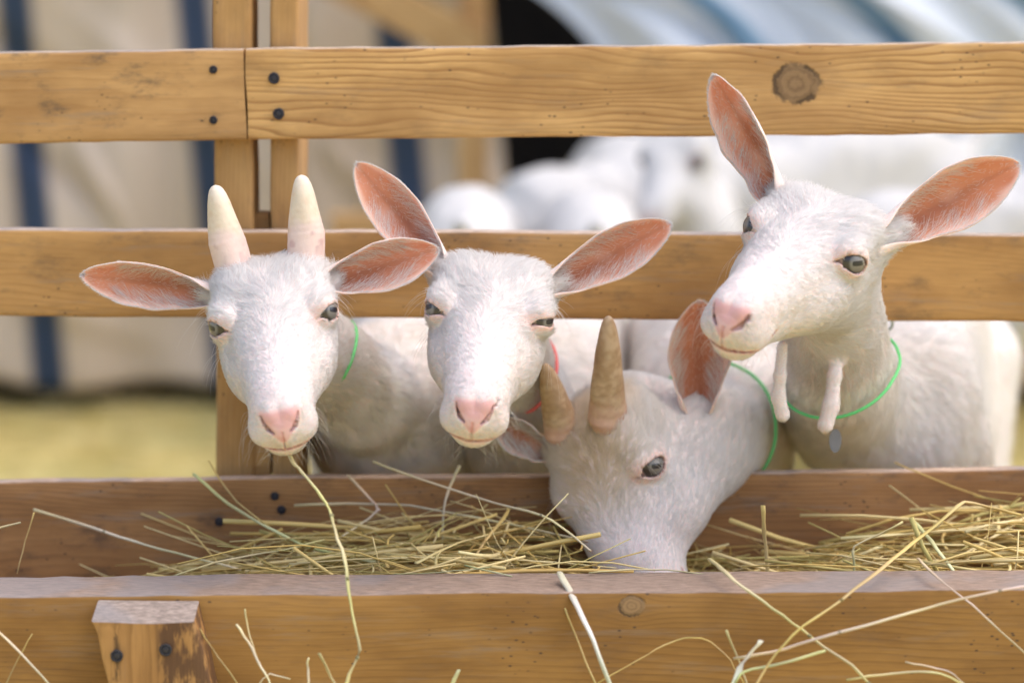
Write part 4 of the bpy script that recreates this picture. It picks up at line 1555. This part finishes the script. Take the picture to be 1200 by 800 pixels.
plank('bench_rail', px(388, 268, 4.4), px(566, 262, 4.4), .052, .04, W_BG, empty('wooden_bench', (float(px(470, 268, 4.4)[0]), 4.42, 0), 'low pale plank bench against the shed post behind the goats', 'bench'), seed=35)
bn = bpy.data.objects['wooden_bench']
for xx in (400, 553):
    p = px(xx, 285, 4.405)
    plank('leg', (p[0], 4.405, p[2] - .006), (p[0], 4.405, 0), .035, .03, W_BG, bn, up=(1, 0, 0), seed=36)


def far_goat(label, x, Y, th, hgt, head, d, r=(1, 0, 0), ear=True, seed=1, name='goat'):
    th = R(th)
    Dv = np.array([math.sin(th), math.cos(th), 0])
    hx, hy, hz = head
    O = np.array([hx, hy, hz], float)
    S = np.array([x, Y])
    d = unit(np.array(d, float)); r = np.array(r, float)
    nb = np.array([x, Y, .53 * hgt / .64]) - Dv * .05
    ears = []
    if ear:
        for s in (-1, 1):
            ex = 600 + (hx) / hy * FPX + s * 150 / hy * 2.1
            ey = 400 + 0  # replaced below
            k = (CAM_H - (hz + .045)) / hy
            ey = -23 + k * FPX
            ears.append(dict(s=s, tip=(ex, ey), n=camv(0, -.3, 1), w=.045, cup=(2.2, 1.1, .8)))
    return build_goat(name, label, O=O, d=d, r=r, S=S, th=th, neck=[((O + nb) / 2 + np.array([0, 0, -.01]), .052), (nb, .07)], ears=ears, hgt=hgt, grid=.011,
                      hair=False, group='white goats standing further back in the pen', seed=seed)


def wx(x, Y): return (x - 600) / FPX * Y


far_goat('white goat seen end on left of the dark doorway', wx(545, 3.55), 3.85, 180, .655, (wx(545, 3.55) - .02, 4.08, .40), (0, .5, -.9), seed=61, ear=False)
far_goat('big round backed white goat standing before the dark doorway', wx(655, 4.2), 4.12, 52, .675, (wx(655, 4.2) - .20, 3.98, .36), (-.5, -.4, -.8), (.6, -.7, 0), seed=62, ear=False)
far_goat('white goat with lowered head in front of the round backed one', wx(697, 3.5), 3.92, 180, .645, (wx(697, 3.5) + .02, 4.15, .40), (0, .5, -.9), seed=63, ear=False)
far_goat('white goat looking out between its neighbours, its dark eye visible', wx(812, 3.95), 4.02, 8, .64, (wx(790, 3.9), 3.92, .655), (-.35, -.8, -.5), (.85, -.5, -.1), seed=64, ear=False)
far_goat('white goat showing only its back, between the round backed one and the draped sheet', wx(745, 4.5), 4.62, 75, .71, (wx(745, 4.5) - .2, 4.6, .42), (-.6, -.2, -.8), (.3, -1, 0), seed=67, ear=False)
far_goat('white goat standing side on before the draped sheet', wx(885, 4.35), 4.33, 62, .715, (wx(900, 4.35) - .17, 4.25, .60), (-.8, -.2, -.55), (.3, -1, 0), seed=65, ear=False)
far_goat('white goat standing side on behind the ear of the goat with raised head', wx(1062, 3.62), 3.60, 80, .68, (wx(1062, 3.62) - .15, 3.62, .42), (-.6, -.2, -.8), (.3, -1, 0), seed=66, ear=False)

# ------------------------------------------------------------------ the four goats at the trough
green = plain_mat('green_cord', (0.13, 0.62, 0.20), 0.45)
coral = plain_mat('coral_cord', (0.80, 0.16, 0.15), 0.45)
steel = plain_mat('clip_metal', (0.45, 0.50, 0.52), 0.35, metal=0.8)
tagm = plain_mat('tag_grey', (0.20, 0.20, 0.21), 0.5, noise=0.2)

CAMN = camv(0, 0, 1)
# far left goat: two short pale horns, straw in its mouth
gA = build_goat('goat', 'white kid goat with two short cream horns and a hay stalk in its mouth',
    O=px(322, 380, 2.125), d=camv(.10, -.53, .84), r=camv(.99, .115, .02), S=(-.118, 2.465), th=R(3),
    neck=[(px(424, 465, 2.34), .050), (px(440, 470, 2.42), .066)],
    ears=[dict(s=-1, tip=(96, 322), n=camv(.05, -.30, 1), w=.043, dy=.005, droop=-.004, cup=(2.2, 1.1, .8), tone=(.82, .40, .27), peak=.5),
          dict(s=1, tip=(514, 292), n=camv(-.25, -.20, 1), w=.046, dy=-.005, droop=.002, cup=(2.2, 1.2, .9), tone=(.78, .36, .24))],
    horns=[dict(base=(266, 284), tip=(253, 217), r=.0178, kind='pale', bend=(-.001, 0, 0)), dict(base=(359, 274), tip=(353, 205), r=.0178, kind='pale', bend=(.0, 0, 0))],
    eyes=((11.6, 7.2), (11.6, 7.2)), seed=11,
    collar=dict(c=px(388, 430, 2.27), n=camv(-.86, .40, .35), gap=.001, r=.0017, mat=green, hide=px(425, 436, 2.28)[2]))
# second goat: polled, ears spread
gB = build_goat('goat', 'hornless white kid goat with spread ears and half closed eyes, second along the trough',
    O=px(573, 376, 2.135), d=camv(-.08, -.49, .87), r=camv(.99, -.10, .0), S=(.035, 2.475), th=R(3),
    neck=[(px(600, 462, 2.35), .052), (px(612, 470, 2.43), .068)],
    ears=[dict(s=-1, tip=(418, 192), n=camv(.15, -.25, 1), w=.047, dy=.02, droop=-.010, cup=(2.2, 1.15, .8), tone=(.82, .40, .26)),
          dict(s=1, tip=(786, 262), n=camv(-.05, -.15, 1), w=.047, dy=.01, droop=-.006, cup=(2.2, 1.15, .8), tone=(.78, .36, .23))],
    eyes=((11.4, 6.0), (12.0, 4.0)), seed=23,
    collar=dict(c=px(628, 420, 2.30), n=camv(-.45, .45, .8), gap=.003, r=.0017, mat=coral))
# feeding goat, head down in the hay
gC = build_goat('goat', 'brown horned white kid goat with its muzzle down in the hay',
    O=px(722, 560, 2.235), d=camv(.17, -.90, .38), r=camv(.74, .37, .56), scale=1.05, S=(.205, 2.50), th=R(2),
    neck=[(px(826, 512, 2.31), .047), (px(842, 500, 2.36), .052), (px(850, 480, 2.46), .064)],
    fill=[[(px(790, 585, 2.245), .036), (px(806, 548, 2.27), .044), (px(828, 518, 2.31), .046)],
          [(px(684, 590, 2.235), .015), (px(722, 650, 2.205), .021)]],
    ears=[dict(s=1, tip=(820, 352), n=camv(.10, -.25, 1), w=.062, dy=-.015, droop=-.004, cup=(2.3, 1.2, .9), tone=(.72, .32, .20), root=.05, sink=.024, base=(813, 491), silk=1.5),
          dict(s=-1, tip=(580, 492), base=(655, 535), sink=.03, root=.10, n=camv(.1, -.5, 1), w=.037, dy=.0, cup=(2.2, 1.1, .9), tone=(.46, .26, .19))],
    horns=[dict(base=(712, 490), tip=(713, 370), r=.0195, kind='brown', dy=-.03, ext=.3, sink=.006), dict(base=(660, 505), tip=(638, 426), r=.0185, kind='brown', dy=-.02, ext=.3, sink=.006)],
    eyes=((12.8, 8.8), (12.8, 8.8), .55), seed=37,
    stain=lambda q, P: np.clip(sstep(q[:, 2], 0, 26) * (1 - sstep(q[:, 1], 10, 70)) * (0.55 + .3 * vnoise(P, 60, 2)), 0, .85),
    collar=dict(c=px(846, 508, 2.36), n=camv(-.55, .15, .8), gap=.006, r=.0017, mat=green))
# right goat: head up, three-quarter view
gD_collar = dict(c=px(1000, 440, 2.27), n=camv(-.30, .72, .55), gap=.006, r=.0016, mat=green, slack=.012)
O_D = px(942, 296, 2.115)
gD = build_goat('goat', 'hornless white kid goat with raised head, two wattles and a green collar',
    O=O_D, d=camv(-.54, -.31, .77), r=camv(.95, -.24, .22), S=(.405, 2.47), th=R(13),
    neck=[(px(985, 440, 2.29), .050), (px(990, 468, 2.40), .062), (px(1000, 470, 2.44), .072)],
    ears=[dict(s=-1, tip=(836, 88), n=camv(-.62, -.1, .75), w=.050, dy=.015, droop=-.005, cup=(2.3, 1.2, .85), tone=(.80, .38, .25), tw=.2),
          dict(s=1, tip=(1194, 192), n=camv(-.15, -.2, 1), w=.058, dy=.02, droop=-.010, cup=(2.3, 1.15, .8), tone=(.80, .36, .2))],
    eyes=((12.4, 8.2), (12.4, 8.2)), seed=51, scale=1.03,
    wattles=[[(px(917, 405, 2.17), .0045), (px(914, 440, 2.165), .0050), (px(912, 465, 2.165), .0062), (px(917, 486, 2.165), .0066)],
             [(px(982, 410, 2.20), .0055), (px(978, 440, 2.188), .0060), (px(974, 475, 2.182), .0074), (px(967, 499, 2.18), .0072)]],
    collar=gD_collar)

# ------------------------------------------------------------------ single stalks of hay
PALE = np.array([.80, .71, .48]); GOLD = np.array([.66, .50, .20]); YEL = np.array([.68, .60, .32]); GRN = np.array([.56, .58, .30]); PNK = np.array([.76, .62, .46])


def path(pts, sub=3):
    """places measured in the photograph, softly bent between joints"""
    P = [px(*p) for p in pts]
    out = []
    for a, b in zip(P[:-1], P[1:]):
        for t in range(sub): out.append(a + (b - a) * t / sub)
    out.append(P[-1])
    P = np.array(out)
    P[1:-1] = P[1:-1] * .6 + .2 * (P[:-2] + P[2:])
    return P


def stalk(label, pts, r, tone, flat=.75, joints=(), split=False):
    P = path(pts)
    r = r * 1.5
    tone = tone * .9
    n = len(P)
    flat *= .72
    js = np.random.default_rng(int(abs(pts[0][0] * 7 + pts[0][1])))
    P[1:-1] += js.normal(size=(n - 2, 3)) * .00025
    tp = np.linspace(1.0, .70, n) * (1 + .10 * js.normal(size=n)).clip(.75, 1.2)
    v, f = tube(P, r, 8, flat=flat, taper=tp)
    cc = np.repeat(np.array([tone * (1 + .16 * math.sin(i * .9 + pts[0][0])) * np.array([1, 1 - .05 * math.sin(i * .5), 1 - .14 * math.sin(i * .6 + 1)]) for i in range(n)]), 8, 0)
    VV, FF, CC = [v], list(f), [cc]
    off = len(v)
    for j in joints:            # knots on the stem, one mesh with it
        i = min(n - 2, max(1, int(j * n)))
        a = P[i] - (P[i + 1] - P[i]) * .04; b = P[i] + (P[i + 1] - P[i]) * .04
        d = unit(P[i + 1] - P[i])
        q = [P[i] - d * .0016, P[i] - d * .0007, P[i] + d * .0007, P[i] + d * .0016]
        v, f = tube(q, r * 1.18, 8, flat=flat, taper=[.7, 1, 1, .7])
        VV.append(v); FF += [tuple(k + off for k in g) for g in f]; off += len(v)
        CC.append(np.tile(tone * .42, (len(v), 1)))
    o = mesh_obj('hay_stalk', np.concatenate(VV), FF, STRAW, cols=np.clip(np.concatenate(CC), 0, .9))
    return tag(o, label, 'hay stalk')


MO = 2.052
stalk('long kinked yellow green stalk hanging from the mouth of the goat with pale horns',
      [(338, 529, MO + .02), (343, 540, MO - .006), (353, 552, MO - .012), (372, 574, 2.03), (386, 596, 2.025), (393, 620, 2.015), (404, 655, 2.00), (408, 690, 1.985), (415, 730, 1.975), (423, 761, 1.97), (410, 788, 1.965), (398, 830, 1.96), (390, 870, 1.96)],
      .00165, np.array([.66, .60, .30]), joints=(.36, .56, .77))
stalk('broad whitish split stalk leaning over the rim below the feeding goat', [(656, 671, 2.045), (672, 700, 2.004), (690, 738, 1.985), (706, 778, 1.975), (728, 836, 1.97)], .0026, np.array([.82, .79, .66]), flat=.85)
stalk('thin golden stalk just left of the broad whitish one', [(662, 712, 2.008), (675, 745, 2.0), (686, 775, 1.995), (705, 815, 1.99), (712, 840, 1.99)], .0011, GOLD)
stalk('long pale pinkish stalk lying across the front board at lower right', [(860, 771, 1.975), (905, 764, 1.965), (950, 750, 1.955), (1050, 722, 1.96), (1100, 708, 1.965), (1172, 691, 1.97), (1240, 681, 1.975)], .00165, PNK * 1.08, joints=(.82, .42))
stalk('yellow stalk slanting down over the rim from left to lower right', [(832, 655, 2.070), (845, 666, 2.03), (868, 686, 1.996), (905, 712, 1.985), (941, 738, 1.98), (965, 757, 1.975), (998, 778, 1.97), (1028, 812, 1.97), (1050, 840, 1.97)], .0017, YEL, joints=(.55, .8))
stalk('long golden stalk rising from bottom to the hay, bent at its top', [(1196, 603, 2.17), (1160, 594, 2.165), (1129, 586, 2.16), (1108, 606, 2.14), (1069, 636, 2.10), (1035, 664, 2.02), (985, 703, 1.975), (941, 733, 1.966), (908, 765, 1.96), (884, 805, 1.955), (870, 840, 1.955)], .0016, GOLD * 1.1, joints=(.6,))
stalk('thin tan stalk falling to the right edge over the rim', [(1076, 654, 2.07), (1098, 676, 2.01), (1140, 709, 1.99), (1170, 737, 1.985), (1225, 786, 1.98)], .0011, PNK * .95)
stalk('fine curved blade at the bottom right of centre', [(700, 800, 1.985), (750, 771, 1.99), (778, 755, 1.99), (802, 746, 1.99), (822, 747, 1.99), (838, 755, 1.99), (855, 772, 1.985), (872, 800, 1.98), (880, 830, 1.98)], .0007, GOLD * 1.1)
stalk('short stiff yellow stalk left of the frayed white blade', [(851, 738, 1.98), (862, 765, 1.98), (876, 800, 1.975), (886, 835, 1.97)], .0010, YEL)
stalk('frayed white leaf blade at lower right', [(892, 750, 1.962), (880, 765, 1.962), (870, 776, 1.962), (862, 796, 1.962), (845, 830, 1.962)], .0028, np.array([.80, .80, .76]), flat=.22)
stalk('greenish short stalk beside the frayed white blade', [(967, 762, 1.972), (940, 770, 1.968), (905, 780, 1.965), (870, 785, 1.963), (862, 800, 1.96)], .0016, GRN * 1.15)
stalk('flat lying yellow stalk at the bottom right corner', [(992, 796, 1.97), (1030, 790, 1.97), (1076, 786, 1.97), (1102, 788, 1.97), (1135, 805, 1.97), (1150, 830, 1.97)], .0014, YEL * 1.05)
stalk('thin tan blade above the flat lying yellow stalk', [(1061, 775, 1.98), (1090, 781, 1.98), (1112, 786, 1.98), (1130, 800, 1.98), (1140, 830, 1.98)], .0010, PNK)
stalk('pale stalk crossing the lower left corner', [(-40, 712, 1.985), (0, 740, 1.98), (27, 768, 1.975), (60, 803, 1.97), (85, 835, 1.97)], .0019, PALE, flat=.5)
stalk('thin brown stalk behind the pale one in the lower left corner', [(38, 742, 2.0), (22, 770, 1.995), (8, 800, 1.99), (-5, 830, 1.99)], .0008, GOLD * .7)
stalk('forked pale stalk right of the trough leg', [(277, 731, 1.99), (291, 752, 1.985), (303, 775, 1.98), (314, 795, 1.975), (325, 830, 1.97)], .0014, PALE)
stalk('upright thin stalk meeting the forked one', [(287, 713, 1.995), (290, 735, 1.99), (299, 765, 1.984), (313, 793, 1.978)], .0009, YEL)
stalk('thin dark stalk leaning against the trough leg', [(233, 735, 1.985), (243, 752, 1.985), (262, 778, 1.98), (283, 806, 1.98), (300, 835, 1.98)], .0009, GOLD * .75)
stalk('short pointed stalk at the bottom edge left of the hanging one', [(374, 765, 1.965), (384, 785, 1.965), (398, 812, 1.965), (410, 840, 1.965)], .0018, YEL * 1.05, flat=.4)
stalk('golden stalk standing upright in the hay right of the feeding goat', [(894, 592, 2.14), (895, 620, 2.14), (898, 650, 2.14), (900, 690, 2.14)], .0016, GOLD, flat=.5)
stalk('elbow bent stalk pointing up right out of the hay', [(1058, 611, 2.10), (1030, 626, 2.10), (999, 640, 2.10), (1000, 655, 2.10), (1002, 690, 2.10)], .0012, YEL * 1.05)
stalk('pale green stalk slanting into the hay beside the elbow bent one', [(1071, 611, 2.16), (1090, 632, 2.13), (1117, 668, 2.09), (1125, 682, 2.084)], .0017, GRN * 1.2)
stalk('long pale stalk lying along the back board at left', [(40, 597, 2.262), (90, 612, 2.25), (140, 629, 2.23), (187, 643, 2.21), (247, 658, 2.19), (282, 667, 2.18)], .0018, PALE * .92, joints=(.35,))
stalk('thick pale green stalk poking up over the back board', [(227, 555, 2.235), (267, 590, 2.22), (307, 614, 2.21), (353, 638, 2.20), (402, 652, 2.19), (440, 658, 2.18)], .0020, GRN * 1.15)
stalk('thin golden stalk crossing the thick pale green one', [(245, 540, 2.25), (260, 565, 2.24), (277, 587, 2.23), (312, 615, 2.22), (347, 643, 2.20)], .0011, GOLD)
stalk('straight stalk lying across the hay under the hanging one', [(205, 674, 2.10), (253, 658, 2.13), (295, 650, 2.15), (337, 643, 2.17), (380, 632, 2.19)], .0013, YEL)
stalk('long jointed pale stalk from the back board down to the feeding goat', [(438, 541, 2.262), (490, 561, 2.24), (583, 590, 2.20), (637, 603, 2.17), (665, 622, 2.15), (692, 645, 2.13)], .0016, PALE * .95, joints=(.6,))
stalk('long horizontal tan stalk above the hay heap', [(345, 592, 2.262), (405, 590, 2.26), (480, 591, 2.25), (557, 606, 2.235), (617, 618, 2.22), (690, 634, 2.20)], .0017, PALE * .85)
stalk('pale stalk standing against the back board, white tipped', [(539, 545, 2.255), (527, 570, 2.25), (520, 592, 2.24), (518, 640, 2.23)], .0017, PALE)
stalk('bent tan stalk folded like an elbow above the heap', [(407, 556, 2.262), (427, 577, 2.255), (446, 597, 2.25), (425, 612, 2.24), (398, 630, 2.22)], .0016, PNK)
stalk('slanting golden stalk in the middle of the heap', [(596, 597, 2.22), (575, 625, 2.19), (549, 660, 2.15)], .0013, GOLD * 1.1)
stalk('fine twig resting along the front rim', [(462, 672, 2.079), (500, 671, 2.074), (550, 667, 2.072), (575, 664, 2.072)], .0007, GRN * .8)
stalk('thin split twig lying across the rim edge', [(545, 662, 2.085), (570, 668, 2.075), (600, 675, 2.066)], .0011, GRN)
stalk('slender yellow stalk on the rim under the feeding muzzle', [(690, 671, 2.070), (730, 667, 2.078), (780, 667, 2.080), (830, 673, 2.070), (866, 680, 2.058)], .0010, YEL)
stalk('upright forked wisp at the left end of the trough', [(40, 600, 2.2), (30, 632, 2.19), (20, 672, 2.18)], .0007, GOLD)
stalk('short curved stalk at the left edge over the hay', [(-20, 622, 2.15), (0, 618, 2.15), (24, 612, 2.15)], .0014, YEL)

stalk('small pale seed head on a short stem at the bottom edge near the hanging stalk', [(362, 830, 1.97), (362, 800, 1.97), (361, 785, 1.97), (360, 777, 1.97), (362, 770, 1.97)], .0012, PALE * 1.1)
stalk('small pale tuft on a thin stem at the bottom edge left of the seed head', [(298, 830, 1.985), (305, 798, 1.985), (316, 788, 1.985), (340, 795, 1.98)], .0008, PALE)
stalk('green tipped blade at the bottom edge in the middle', [(520, 835, 1.975), (530, 800, 1.975), (538, 784, 1.975)], .0020, GRN, flat=.3)

# tag and clip on the raised goat's collar
import numpy as _n
pts = gD_collar['pts']
low = min(pts, key=lambda p: p[2] + 0.15 * p[1])
tg_p = px(979, 515, low[1] - .006)
bm = bmesh.new()
K = 20
for y_ in (0, .0022):
    vs = [bm.verts.new((.0058 * math.cos(6.283 * j / K), y_, .0125 * math.sin(6.283 * j / K) * (1.0 if math.sin(6.283 * j / K) < 0 else .8))) for j in range(K)]
    if y_ == 0: v0 = vs
bm.faces.new(v0[::-1]); bm.faces.new(vs)
for j in range(K): bm.faces.new((v0[j], v0[(j + 1) % K], vs[(j + 1) % K], vs[j]))
bmesh.ops.recalc_face_normals(bm, faces=bm.faces)
me = bpy.data.meshes.new('collar_tag'); bm.to_mesh(me); bm.free(); me.materials.append(tagm)
o = bpy.data.objects.new('collar_tag', me); COL.objects.link(o)
o.parent = gD_collar['obj']
bpy.context.view_layer.update()
o.matrix_parent_inverse = gD_collar['obj'].matrix_world.inverted()
o.location = tuple(tg_p)
hi_ = max(pts, key=lambda p: p[2] - .3 * p[1])
cp = px(1040, 379, hi_[1] - .004)
cv, cf = tube([cp + np.array([.0045 * math.cos(a), -.001, .006 * math.sin(a)]) for a in np.linspace(0, 6.283, 15)[:-1]], .0016, 8, closed=True)
o = mesh_obj('collar_clip', cv, cf, steel)
o.parent = gD_collar['obj']
o.matrix_parent_inverse = gD_collar['obj'].matrix_world.inverted()
